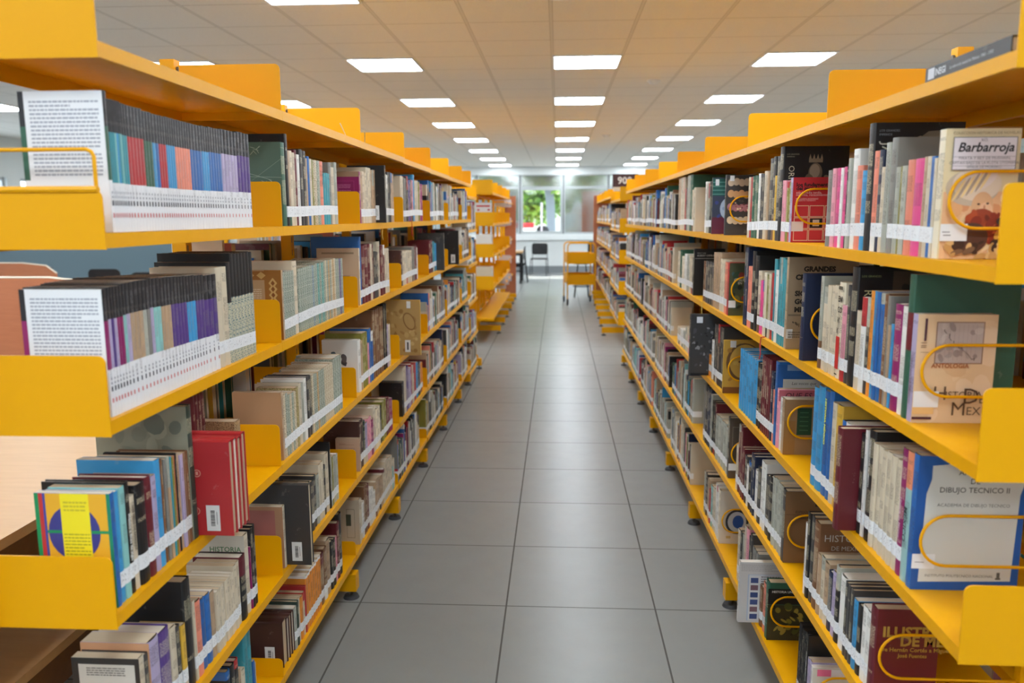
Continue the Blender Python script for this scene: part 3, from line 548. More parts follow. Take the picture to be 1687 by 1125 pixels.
def geom(r, cov, pag, lab):
    s, X, z0 = r['side'], r['X'], r['z']+.0006; t = r['Y1']-r['Y0']-.0009; h, d = r['h'], r['d']; y0 = r['Y0']+.00045
    hb = r['c'] in HB and r['sty'] in ('', 'h') or r['sty'] in ('u', 'h')
    th = min(.0026, t*.25) if hb else min(.0007, t*.2); ins = .003 if hb else .0004
    if r['sty'] == 'u':
        W = r['d']; mp = lambda a, b, z: (X+s*z, y0+b, z0+W-a)
        h, d = r['len'], W
    else: mp = lambda a, b, z: (X+s*a, y0+b, z0+z)
    fl = (s > 0) != (r['sty'] == 'u')
    bul = min(t*.16, .006) if hb or t > .016 else .0008; sg = 6 if t > .012 else 2
    arc = [(bul-bul*math.sin(math.pi*i/sg), t*(.5-.5*math.cos(math.pi*i/sg))) for i in range(sg+1)]
    out = [(d, 0)]+arc+[(d, t)]
    inn = [(d, th)]+[(min(a+th, th+bul), min(max(b, th), t-th)) for a, b in arc]+[(d, t-th)]
    k = r['mat']; at = r['at']; at2 = (at[0], at[0], at[0], at[3], at[4]) if r['sty'] == 'g' else at
    def q(P, uv=None, key=k, m=cov, a_=at2):
        if not fl: P = P[::-1]; uv = uv[::-1] if uv else None
        m.face([mp(*p) for p in P], key, uv, a_)
    n = len(out)
    for i in range(n-1):
        A, B = out[i], out[i+1]; sp = 0 < i < n-2
        if k == 'pattern' or sp: ua, ub = (A[1]-t/2, B[1]-t/2) if sp else (A[0], B[0])
        else: ua = ub = 9
        q([(A[0], A[1], 0), (A[0], A[1], h), (B[0], B[1], h), (B[0], B[1], 0)], [(ua, 0), (ua, 1), (ub, 1), (ub, 0)], key=k, a_=at if sp else at2)
        C, D = inn[i], inn[i+1]
        q([(A[0], A[1], h), (C[0], C[1], h), (D[0], D[1], h), (B[0], B[1], h)], [(9, 1)]*4); q([(A[0], A[1], 0), (B[0], B[1], 0), (D[0], D[1], 0), (C[0], C[1], 0)], [(9, 0)]*4)
        if hb and (i == 0 or i == n-2): q([(D[0], D[1], 0), (D[0], D[1], h), (C[0], C[1], h), (C[0], C[1], 0)], [(9, .5)]*4)
    for (A, C) in ((out[0], inn[0]), (inn[-1], out[-1])): q([(A[0], A[1], 0), (C[0], C[1], 0), (C[0], C[1], h), (A[0], A[1], h)], [(9, .5)]*4)
    a0, a1 = th+bul, d-(ins if hb else 0); pa = (r['pg'],)
    P = [(a, b, z) for z in (ins, h-ins) for b in (th, t-th) for a in (a0, a1)]
    for f in ((0, 2, 3, 1), (4, 5, 7, 6), (1, 3, 7, 5), (0, 1, 5, 4), (2, 6, 7, 3)): q([P[i] for i in f][::-1], None, 'pages', pag, pa)
    if r['stick'] and r['sty'] not in ('s',):
        e = .0003; wl = .05 if r['key'] or t > .03 else .018; zl = .030+.004*math.sin(r['Y0']*7+r['l']); zh = zl+.031
        if r['sty'] == 'u': zl, zh = h*.30, h*.30+.05; wl = .03
        st = [(wl, -e)]+[(a-e, b+(e if b > t/2 else -e)) for a, b in arc]+[(wl, t+e)]
        sa = (None, None, None, None, (0, 0, 0, r['at'][4][3]))
        if wl > .02 : pass
        for i in range(len(st)-1):
            A, B = st[i], st[i+1]; sp = 0 < i < len(st)-2; ua, ub = (A[1]-t/2, B[1]-t/2) if sp else (9, 9)
            q([(A[0], A[1], zl), (A[0], A[1], zh), (B[0], B[1], zh), (B[0], B[1], zl)], [(ua, 0), (ua, .031), (ub, .031), (ub, 0)], 'sticker', lab, sa)
    if r['sty'] == 's':                                  # printed volume numbers on the white foot of the spine
        w = min(.0045, t*.5)/2; e = -.0002
        for (za, zb, c) in ((.047, .056, (50, 50, 58)), (.060, .064, (150, 150, 158)), (.068, .072, (160, 160, 166)), (.026, .034, (205, 110, 110))):
            q([(e, t/2-w, za), (e, t/2-w, zb), (e, t/2+w, zb), (e, t/2+w, za)], None, 'ink', lab, (pc(c),))
# cover prints: drawn on the face that looks towards the near end of the aisle
class Print:
    def __init__(s, r): s.r = r; s.sp = MB(); s.b = MB(); s.y = r['Y0']-.0004; s.n = 0; s.z = r['z']+.0006; s.W = r['d'] if r['sty'] != 'u' else r['len']; s.H = r['h'] if r['sty'] != 'u' else r['d']; s.x0 = r['X'] if r['side'] > 0 else r['X']-s.W
    def poly(s, P, c):
        P = [(min(max(u, 0), s.W), min(max(v, 0), s.H)) for u, v in P]; s.n += 1; y = s.y-.00004*s.n; s.b.face([(s.x0+u, y, s.z+v) for u, v in P], 'ink', None, (pc(c),))
    def rect(s, u0, u1, v0, v1, c): s.poly([(u0, v0), (u1, v0), (u1, v1), (u0, v1)], c)
    def ell(s, cu, cv, ru, rv, c, a=0, n=24): 
        P = []
        for i in range(n):
            t = 2*math.pi*i/n; x, y = ru*math.cos(t), rv*math.sin(t); P.append((cu+x*math.cos(a)-y*math.sin(a), cv+x*math.sin(a)+y*math.cos(a)))
        s.poly(P, c)
    def text(s, t, u, v, size, c, align='LEFT', bold=0, shear=0, rot=0):
        s.n += 1; T = Matrix.Translation((s.x0+u, s.y-.00004*s.n, s.z+v)) @ Matrix.Rotation(math.pi/2, 4, 'X') @ Matrix.Rotation(rot, 4, 'Z')
        add_text(s.b, t, size, T, 'ink', (pc(c),), extrude=0, align=align, bold=bold, shear=shear)
    def lines(s, u0, u1, v0, v1, n, c, frac=.45):
        for i in range(n):
            v = v1-(v1-v0)*(i+.5)/n; w = (v1-v0)/n*frac; x = u0
            end = u1 if rnd.random() < .85 else u0+(u1-u0)*rnd.uniform(.4, .9)
            while x < end-.002: L = rnd.uniform(.004, .011); s.rect(x, min(x+L, end), v-w/2, v+w/2, c); x += L+.0014; s.n -= 1
            s.n += 0
def spine_text(r, t, size, c, v=.92, mb=None, bold=0, shear=0, off=0):
    s = r['side']; yc = (r['Y0']+r['Y1'])/2; X = r['X']-s*.0009
    if s > 0: Mx = Matrix(((0, 0, -1), (0, -1, 0), (-1, 0, 0)))
    else: Mx = Matrix(((0, 0, 1), (0, 1, 0), (-1, 0, 0)))
    T = Matrix.Translation((X, yc-(-s)*size*.35*1.0+off, r['z']+r['h']*v)) @ Mx.to_4x4()
    add_text(mb, t, size, T, 'ink', (pc(c),), extrude=0, bold=bold, shear=shear)
def mottle(p, n, cols, u0, u1, v0, v1, ru=.02, seed=3):
    q = random.Random(seed)
    for i in range(n): p.ell(q.uniform(u0, u1), q.uniform(v0, v1), ru*q.uniform(.3, 1), ru*q.uniform(.2, .8), q.choice(cols), q.uniform(0, 3), 10)
def art(r):
    k = r['key']; p = Print(r); W, H = p.W, p.H; sp = None
    if k in ('series1', 'series2'):
        p.rect(.011, W-.002, 0, H, (226, 227, 229)); p.lines(.020, W-.010, H*.40, H*.94, 19, (150, 154, 166)); p.lines(.02, W*.6, H*.30, H*.33, 1, (160, 160, 170))
    elif k == 'barba':
        p.rect(0, W, 0, H, (224, 206, 164)); p.rect(.003, W, 0, H*.52, (226, 180, 136)); 
        mottle(p, 26, ((222, 170, 120), (232, 196, 150), (214, 150, 104), (240, 214, 170)), .012, W-.012, .01, H*.5, .022, 5)
        p.ell(W*.40, H*.55, W*.36, H*.14, (196, 180, 158)); p.ell(W*.46, H*.58, W*.33, H*.13, (222, 206, 186)); p.ell(W*.5, H*.62, W*.24, H*.08, (226, 212, 206), .5)
        for i in range(7): p.ell(W*(.22+.06*i), H*(.53+.015*i), W*.02, H*.10, (176, 156, 138) if i % 2 else (236, 210, 150), -.5)
        p.ell(W*.55, H*.40, W*.15, H*.12, (216, 172, 130)); p.ell(W*.60, H*.36, W*.10, H*.08, (226, 186, 150)); p.ell(W*.50, H*.425, W*.02, H*.008, (70, 44, 34)); p.ell(W*.62, H*.43, W*.02, H*.008, (70, 44, 34)); p.ell(W*.58, H*.39, W*.014, H*.03, (190, 130, 96))
        p.ell(W*.55, H*.27, W*.22, H*.12, (150, 62, 34)); mottle(p, 26, ((172, 74, 36), (134, 46, 26), (196, 98, 52), (110, 40, 24)), W*.36, W*.78, H*.15, H*.36, .014, 8)
        p.ell(W*.42, H*.16, W*.24, H*.12, (84, 54, 44), .3); mottle(p, 22, ((60, 40, 34), (214, 176, 120), (120, 90, 66), (196, 150, 90)), W*.05, W*.95, H*.02, H*.14, .014, 9); mottle(p, 8, ((214, 160, 70), (70, 50, 40)), W*.74, W*.96, H*.15, H*.36, .012, 10)
        p.rect(W*.10-.0012, W*.93+.0012, H*.690-.0012, H*.930+.0012, (90, 84, 90)); p.rect(W*.10, W*.93, H*.69, H*.93, (222, 214, 218)); 
        for v in (.785, .75, .715): p.rect(W*.10, W*.93, H*v, H*v+.0006, (110, 104, 110))
        p.text('Barbarroja', W*.15, H*.825, .0236, (30, 24, 26), bold=.0006, shear=.25); p.text('XO.', W*.5, H*.90, .008, (90, 80, 84), 'CENTER'); p.text('PIRATA Y REY DE MUSHAIN,', W*.52, H*.765, .0075, (110, 104, 110), 'CENTER'); p.text('CAPITAN BAJO DE LA FLOTA OTOMANA,', W*.52, H*.73, .0068, (110, 104, 110), 'CENTER'); p.text('SEÑOR DE MORISKO', W*.52, H*.70, .0068, (110, 104, 110), 'CENTER')
        p.text('COLECCION HISTORICA DE NOVELAS', W*.52, H*.955, .007, (140, 120, 90), 'CENTER'); p.rect(0, .05, .034, .066, (226, 229, 232)); p.rect(.004, .018, .050, .0515, (70, 70, 80)); p.rect(.006, .020, .044, .0455, (40, 40, 46))
    elif k == 'antologia':
        p.rect(0, W, 0, H, (222, 190, 150)); mottle(p, 14, ((226, 196, 158), (216, 180, 138), (228, 200, 166)), 0.01, W-.01, .01, H-.01, .03, 2)
        p.rect(W*.235, W*.84, H*.55, H*.935, (150, 118, 100)); p.rect(W*.25, W*.825, H*.56, H*.925, (186, 170, 162)); mottle(p, 16, ((170, 156, 150), (198, 184, 176), (156, 140, 134)), W*.29, W*.79, H*.59, H*.90, .013, 4)
        for i in range(9): p.rect(W*(.30+.055*i), W*(.302+.055*i), H*.58, H*.91, (140, 124, 118)); p.n -= 1
        q = random.Random(4); pu, pv = W*.33, H*.86
        for i in range(26): nu, nv = pu+q.uniform(-.002, .006), pv-q.uniform(-.002, .0085); p.poly([(pu, pv), (nu, nv), (nu+.0012, nv), (pu+.0012, pv)], (60, 50, 48)); pu, pv = nu, max(nv, H*.60)
        p.rect(W*.085, W*.115, H*.76, H*.965, (76, 36, 50)); p.rect(W*.05, W*.22, H*.655, H*.659, (120, 84, 60))
        for v in (.74, .715, .70): p.rect(W*.05, W*.12, H*v, H*v+.0015, (130, 90, 66))
        p.rect(0, W*.27, H*.085, H*.26, (226, 182, 120)); p.rect(0, W*.25, H*.035, H*.058, (76, 36, 50)); p.text('ANTOLOGIA', W*.20, H*.515, .0125, (168, 84, 36), bold=.0002)
        p.text('H', W*.24, H*.22, .040, (92, 66, 48)); p.text('ISTORIA', W*.40, H*.235, .020, (92, 66, 48)); p.text('D', W*.62, H*.185, .046, (92, 66, 48)); p.text('E', W*.83, H*.19, .024, (92, 66, 48)); p.text('M', W*.48, H*.075, .040, (92, 66, 48)); p.text('EXICO', W*.68, H*.08, .024, (92, 66, 48))
        p.rect(0, .05, .033, .066, (226, 226, 226)); 
    elif k == 'apuntes':
        p.rect(0, W, 0, H, (22, 84, 158)); P = [(.07, .06), (.93, .075), (.95, .72), (.98, .80), (.95, .935), (.62, .955), (.55, .97), (.34, .97), (.27, .94), (.13, .93), (.13, .83), (.09, .72)]
        p.poly([(W*u, H*v) for u, v in P], (204, 206, 200)); 
        p.text('APUNTES', W*.53, H*.865, .0155, (74, 74, 70), 'CENTER', bold=.0002); p.text('DE', W*.53, H*.80, .0155, (74, 74, 70), 'CENTER', bold=.0002); p.text('DIBUJO TECNICO II', W*.53, H*.735, .0155, (74, 74, 70), 'CENTER', bold=.0002); p.text('ACADEMIA DE DIBUJO TECNICO', W*.53, H*.63, .0095, (84, 84, 80), 'CENTER'); p.text('INSTITUTO POLITECNICO NACIONAL', W*.45, H*.10, .0078, (80, 80, 78), 'CENTER'); p.rect(W*.79, W*.84, H*.085, H*.10, (90, 92, 90)); p.rect(W*.80, W*.83, H*.10, H*.14, (90, 92, 90))
        p.rect(0, .045, .045, .076, (224, 226, 228)); p.rect(.006, .024, .058, .0592, (90, 90, 96))
    elif k == 'ilustres':
        p.text('ILUSTRES', W*.12, H*.70, .034, (176, 140, 60), bold=.0012); p.text('DE MEXICO', W*.40, H*.60, .034, (176, 140, 60), bold=.0012); p.text('De Hernán Cortés a Miguel', W*.10, H*.535, .0135, (176, 140, 60), bold=.0003); p.text('José Fuentes', W*.38, H*.47, .0125, (176, 140, 60), bold=.0003)
    elif k == 'fundamentos':
        p.rect(0, W, 0, H, (196, 40, 52)); p.text('HISTORIA UNIVERSAL SIGLO', .008, H*.955, .0085, (150, 60, 66)); p.text('los fundamentos', .010, H*.86, .0165, (24, 16, 20), bold=.0006); p.text('del mundo moderno', .010, H*.805, .0165, (24, 16, 20), bold=.0006); p.text('edad media tardía,', .010, H*.75, .0105, (230, 200, 200)); p.text('reforma, renacimiento', .010, H*.715, .0105, (230, 200, 200)); p.text('RUGGIERO ROMANO', .010, H*.66, .007, (230, 190, 190)); p.text('ALBERTO TENENTI', .010, H*.635, .007, (230, 190, 190))
        for i in range(3):
            for j in range(3):
                u0, v0 = .008+i*.046, H*.03+j*H*.185; c = (222, 190, 160); p.rect(u0-.0012, u0+.0432, v0-.0012, v0+H*.165+.0012, c); p.rect(u0+.001, u0+.041, v0+.001, v0+H*.165-.001, (198, 44, 54))
        p.n += 2; p.rect(.056, .093, H*.225, H*.37, (28, 20, 24)); p.rect(.064, .084, H*.25, H*.35, (222, 200, 180)); p.rect(0, .036, .034, .064, (222, 206, 200))
    elif k == 'origenes':
        p.ell(W*.50, H*.72, .022, .032, (120, 108, 92)); p.ell(W*.49, H*.74, .016, .022, (164, 150, 130)); p.rect(W*.50-.022, W*.50+.022, H*.83, H*.87, (150, 134, 112))
        for i in range(4): p.poly([(W*.5-.022+i*.012, H*.87), (W*.5-.014+i*.012, H*.87), (W*.5-.018+i*.012, H*.92)], (160, 144, 120))
        p.ell(W*.44, H*.55, .02, .05, (110, 98, 82), .2); mottle(p, 10, ((120, 106, 90), (90, 80, 68)), W*.62, W*.85, H*.55, H*.75, .01, 6); p.text('LOS GRANDES', .012, H*.91, .006, (170, 170, 150)); p.text('IMPERIOS', .012, H*.885, .006, (170, 170, 150)); p.text('ORÍGENES', .020, H*.80, .026, (214, 206, 180), rot=-math.pi/2)
    elif k == 'japon':
        p.poly([(W*.45, H*.70), (W, H*.6), (W, H*.95), (W*.6, H*.93), (W*.47, H*.86)], (140, 132, 116)); mottle(p, 14, ((128, 122, 108), (150, 142, 124)), W*.5, W*.95, H*.65, H*.9, .014, 3); p.text('LOS GRANDES', .012, H*.93, .007, (150, 160, 170)); p.text('IMPERIOS', .012, H*.90, .007, (150, 160, 170)); p.text('JAPON', .020, H*.85, .034, (206, 206, 190), rot=-math.pi/2)
    elif k == 'revol':
        p.poly([(W*.42, H*.62), (W*.97, H*.62), (W*.97, H*.97), (W*.42, H*.97)], (74, 62, 50)); mottle(p, 22, ((120, 104, 84), (44, 38, 32), (150, 134, 108), (92, 78, 60)), W*.48, W*.92, H*.66, H*.93, .012, 6); p.text('LOS GRANDES', .010, H*.92, .007, (150, 160, 110)); p.text('REVOLUCION', .018, H*.82, .028, (200, 196, 150), rot=-math.pi/2)
    elif k == 'greenbig': p.text('ALFONSO TORO', W*.42, H*.52, .011, (140, 140, 90), bold=.0003)
    elif k == 'grandes':
        p.rect(0, W, 0, H, (158, 138, 112)); 
        for i, s_ in enumerate(('GRANDES', 'CRONISTAS', '', 'SIGLO', 'GOLFO', 'MEXICO')): p.text(s_, .022 if i not in (0,) else .046, H*(.85-.088*i), .0215, (34, 28, 24), bold=.0012)
        p.rect(.004, W*.9, H*.365, H*.385, (120, 106, 88)); mottle(p, 14, ((90, 78, 64), (112, 96, 78)), .015, .11, H*.25, H*.34, .008, 7); p.lines(.006, W*.8, H*.12, H*.20, 3, (110, 94, 76)); p.rect(0, .02, .034, .064, (206, 204, 200))
    elif k == 'brownpatch':
        p.rect(0, W, 0, H, (150, 116, 80)); p.rect(0, .036, 0, .11, (150, 108, 60)); p.rect(.040, .085, H*.36, H*.85, (30, 66, 46)); 
        for i in range(5): p.rect(.048, .075, H*(.44+.08*i), H*(.455+.08*i), (70, 110, 80)); p.n -= 1
    elif k == 'que': p.rect(0, W, H*.80, H*.985, (186, 96, 108)); p.text('QUE ES', .018, H*.85, .026, (50, 20, 30), bold=0, shear=.2)
    elif k == 'voces': p.rect(0, W, H*.3, H*.97, (40, 92, 160)); p.rect(.018, W, H*.62, H*.80, (196, 196, 190)); p.text('Las voces que', .045, H*.735, .014, (60, 60, 66), shear=.25); p.text('cambiaron', .05, H*.655, .014, (60, 60, 66), shear=.25); p.rect(.03, W, H*.9, H*.97, (120, 150, 190))
    elif k == 'espejo': p.rect(0, W, 0, H, (120, 88, 58)); p.text('EL', W*.62, H*.80, .036, (50, 34, 22), 'CENTER', bold=.001); p.text('ESPEJO ENTERRADO', W*.5, H*.70, .012, (60, 42, 28), 'CENTER'); p.rect(.004, W-.004, H*.675, H*.68, (70, 50, 34)); p.text('CARLOS FUENTES', W*.5, H*.62, .012, (60, 42, 28), 'CENTER')
    elif k == 'historia_dark': p.text('HISTORIA', .016, H*.80, .028, (196, 190, 180)); p.text('DE MEXICO', .036, H*.70, .018, (190, 184, 174))
    elif k == 'historia_univ': p.rect(0, W, H*.63, H*.90, (22, 22, 24)); p.text('HISTORIA UNIVERSAL', .012, H*.83, .011, (214, 214, 210), bold=.0003); p.rect(0, W, 0, H*.62, (50, 50, 34)); mottle(p, 30, ((120, 110, 40), (30, 30, 22), (150, 134, 60), (70, 80, 40), (20, 20, 16)), .012, W-.012, .012, H*.60, .016, 5)
    elif k == 'news':
        p.rect(.0, W, 0, H, (200, 198, 196)); p.lines(.006, W-.01, H*.85, H*.97, 5, (150, 146, 146), .3); p.rect(.030, W, H*.03, H*.80, (170, 186, 206)); p.rect(.034, W, H*.035, H*.79, (206, 208, 210))
        for i in range(6): p.rect(.040, .066, H*(.06+.12*i), H*(.145+.12*i), ((50, 70, 120), (120, 90, 100), (60, 80, 130))[i % 3]); p.n -= 1
        p.lines(.075, W-.02, H*.60, H*.78, 5, (110, 110, 118)); p.text('STA', W*.6, H*.65, .03, (90, 90, 100), bold=.001)
    elif k == 'food':
        for i, (v, c) in enumerate(((.88, (196, 176, 150)), (.68, (196, 150, 104)), (.46, (176, 120, 128)), (.24, (206, 186, 156)))):
            for j in range(5): p.ell(.022+j*.022, H*v+rnd.uniform(-.004, .004), .014, .016, c, rnd.uniform(-.4, .4)); p.n -= 0
        mottle(p, 26, ((120, 60, 66), (226, 206, 170), (150, 100, 60)), .012, W-.03, H*.40, H*.54, .006, 3); p.rect(.016, .034, H*.90, H*.99, (226, 226, 228))
    elif k == 'greencover':
        p.rect(0, W, 0, H, (60, 66, 84)); p.rect(0, W, H*.68, H*.98, (36, 90, 84)); 
        for i in range(4): p.rect(0, W, H*(.70+.07*i), H*(.715+.07*i), (100, 150, 140)); p.n -= 1
        p.rect(.0, W, 0, H*.30, (98, 38, 58)); p.ell(W*.4, H*.45, .04, .05, (170, 186, 206)); mottle(p, 12, ((140, 160, 190), (60, 70, 130)), .015, W-.015, H*.28, H*.6, .014, 3); p.rect(.012, .028, H*.86, H*.97, (226, 228, 230))
    elif k == 'sun': p.rect(0, W, 0, H, (176, 138, 54)); p.ell(W*.55, H*.58, .075, .085, (96, 66, 36)); p.ell(W*.57, H*.60, .064, .074, (186, 148, 66)); p.ell(W*.50, H*.60, .016, .006, (90, 60, 30)); p.ell(W*.62, H*.58, .006, .03, (120, 84, 40)); p.rect(0, W, 0, H*.12, (110, 66, 30)); mottle(p, 12, ((196, 160, 80), (150, 108, 44)), .02, W-.02, .04, H-.02, .016, 3); p.rect(.026, .050, H*.87, H*.995, (214, 214, 212))
    elif k == 'city': p.rect(.006, W, 0, H, (52, 52, 54)); mottle(p, 60, ((96, 98, 100), (30, 30, 32), (130, 132, 134), (70, 72, 76)), .016, W-.02, .02, H*.82, .011, 3); p.rect(.03, .058, H*.86, H*.96, (214, 220, 228)); p.rect(.008, W, 0, .01, (16, 16, 18))
    elif k == 'wheel': p.rect(0, W, 0, H, (204, 194, 178)); p.ell(.075, H*.42, .050, .056, (40, 44, 54)); p.ell(.075, H*.42, .040, .046, (190, 196, 204)); p.ell(.08, H*.42, .024, .03, (40, 84, 160)); p.rect(.03, .05, H*.10, H*.15, (190, 160, 100))
    elif k == 'portrait': p.rect(0, W, 0, H, (84, 70, 58)); p.rect(.012, W-.02, H*.52, H*.86, (120, 110, 96)); p.rect(.014, W-.022, H*.53, H*.85, (84, 72, 62)); p.ell(W*.55, H*.30, .03, .04, (150, 104, 70)); p.ell(W*.55, H*.37, .03, .02, (40, 28, 22)); p.text('DE', .04, H*.66, .012, (200, 190, 170)); p.rect(0, .05, .034, .064, (222, 222, 220))
    elif k == 'chile': p.rect(0, W, 0, H, (70, 74, 50)); mottle(p, 34, ((110, 100, 50), (50, 70, 50), (130, 50, 40), (60, 90, 90), (34, 40, 30)), .014, W-.014, .014, H-.014, .018, 3); p.text('CHILE', .02, H*.66, .016, (214, 210, 190)); p.text('EN', .036, H*.6, .014, (214, 210, 190)); p.rect(0, .03, .034, .064, (222, 222, 222))
    elif k == 'miguel': p.rect(0, W, 0, H, (52, 38, 30)); p.text('MIGUEL ANGEL', .010, H*.86, .020, (200, 190, 176), bold=.0006); mottle(p, 14, ((150, 96, 56), (90, 60, 40)), .02, W-.02, .02, H*.7, .02, 3)
    elif k == 'orangeeye': p.rect(0, W, 0, H, (70, 44, 32)); p.text('PI', .01, H*.84, .024, (200, 200, 196), bold=.001); p.ell(.05, H*.45, .036, .036, (222, 130, 30)); p.rect(0, W, 0, H*.2, (150, 80, 40))
    elif k == 'albert': p.rect(0, W, 0, H, (24, 24, 26)); p.text('Oliver Todd', .014, H*.90, .009, (190, 190, 186)); p.text('ALBERT CAMUS', .014, H*.84, .013, (206, 206, 200)); p.rect(.004, W, H*.79, H*.8, (160, 160, 156))
    elif k == 'greenwave': p.rect(0, W, 0, H, (84, 112, 96)); 
    elif k == 'greenchalk':
        p.rect(0, W, 0, H, (86, 112, 98)); c = (168, 186, 170)
        for (a0, b0, a1, b1) in ((.0, .72, .14, .55), (.0, .60, W, .58), (.05, .45, W, .80), (.02, .40, .08, .30), (.06, .33, .15, .50)):
            p.poly([(a0, H*b0), (a1, H*b1), (a1+.0008, H*b1+.0008), (a0+.0008, H*b0+.0008)], c)
        for (u, v) in ((.13, .50), (.11, .44), (.10, .90), (.05, .60), (.12, .38)):
            for q_ in range(7): p.ell(u+rnd.uniform(-.014, .014), H*v+rnd.uniform(-.01, .01), .009, .0008, c, rnd.uniform(0, 3), 8)
    elif k == 'magenta': p.rect(0, W, 0, H*.90, (136, 22, 88)); p.rect(0, W, H*.90, H, (150, 124, 100)); p.rect(.02, W-.02, H*.05, H*.82, (170, 60, 120)); p.rect(.0215, W-.0215, H*.055, H*.815, (130, 18, 84)); p.lines(.026, W-.034, H*.10, H*.76, 24, (190, 110, 150))
    elif k == 'kraftframe': p.rect(0, W, 0, H, (178, 144, 104)); p.rect(W-.05, W, 0, H, (150, 96, 34)); p.rect(0, W-.05, H*.86, H*.985, (150, 96, 34)); p.lines(.01, W-.06, H*.50, H*.74, 8, (210, 190, 160)); [p.ell(W-.025, H*(.05+.085*i), .013, .016, (200, 160, 96), 0, 4) for i in range(10)]; [p.ell(W-.025-.034*i, H*.925, .014, .011, (200, 160, 96), 0, 4) for i in range(1, 6)]; [p.ell(W-.025, H*(.05+.085*i), .006, .008, (130, 74, 20), 0, 4) for i in range(10)]
    elif k == 'kraft': p.rect(0, W, 0, H, (182, 142, 104))
    elif k == 'tanlabel': p.rect(0, W, 0, H, (202, 176, 146)); p.rect(.02, W-.02, H*.90, H*.93, (150, 130, 104)); p.rect(W*.55, W*.78, H*.30, H*.52, (128, 76, 44)); p.rect(W*.57, W*.76, H*.34, H*.48, (170, 120, 86))
    elif k == 'blackface': mottle(p, 18, ((60, 60, 64), (90, 86, 88), (140, 110, 96), (70, 90, 110)), W*.30, W*.62, H*.45, H*.78, .016, 3); p.lines(W*.55, W*.9, H*.34, H*.36, 1, (160, 160, 160))
    elif k == 'gold': p.rect(0, W, 0, H, (176, 142, 84)); mottle(p, 30, ((190, 158, 100), (160, 122, 66), (150, 110, 54), (198, 168, 112)), .02, W-.02, .02, H-.02, .02, 3); p.ell(W*.72, H*.62, .03, .05, (140, 100, 52), .4); p.ell(W*.72, H*.62, .024, .042, (178, 144, 88), .4); p.rect(W*.60, W*.74, H*.06, H*.28, (222, 222, 220)); p.rect(W*.65, W*.69, H*.10, H*.24, (60, 60, 64)); p.rect(W*.66, W*.76, H*.86, H*.985, (222, 222, 220))
    elif k in ('barcode', 'redbar', 'brownbar'):
        u0 = W-.060 if k != 'redbar' else W-.062
        v0 = H*.05; p.rect(u0, u0+.032, v0, v0+.062, (222, 222, 220)); 
        for i in range(12): p.rect(u0+.010, u0+.020, v0+.012+.0032*i, v0+.0135+.0032*i+rnd.uniform(0, .001), (40, 40, 44)); p.n -= 1
        p.rect(u0+.024, u0+.0255, v0+.016, v0+.046, (110, 110, 112))
        if k == 'redbar':
            for (u, v) in ((W-.085, .26), (W-.078, .66)): p.ell(u, H*v, .009, .009, (214, 150, 130)); p.ell(u, H*v, .007, .007, (184, 44, 48)); p.rect(u-.003, u+.003, H*v-.004, H*v+.004, (214, 150, 130))
    elif k == 'yellowdisc':
        p.rect(0, W, 0, H, (232, 172, 40)); p.rect(0, .008, 0, H, (20, 140, 84)); p.rect(.008, .016, 0, H, (190, 50, 50)); p.rect(.016, .021, 0, H, (60, 70, 150)); p.rect(W-.007, W, 0, H, (20, 130, 96))
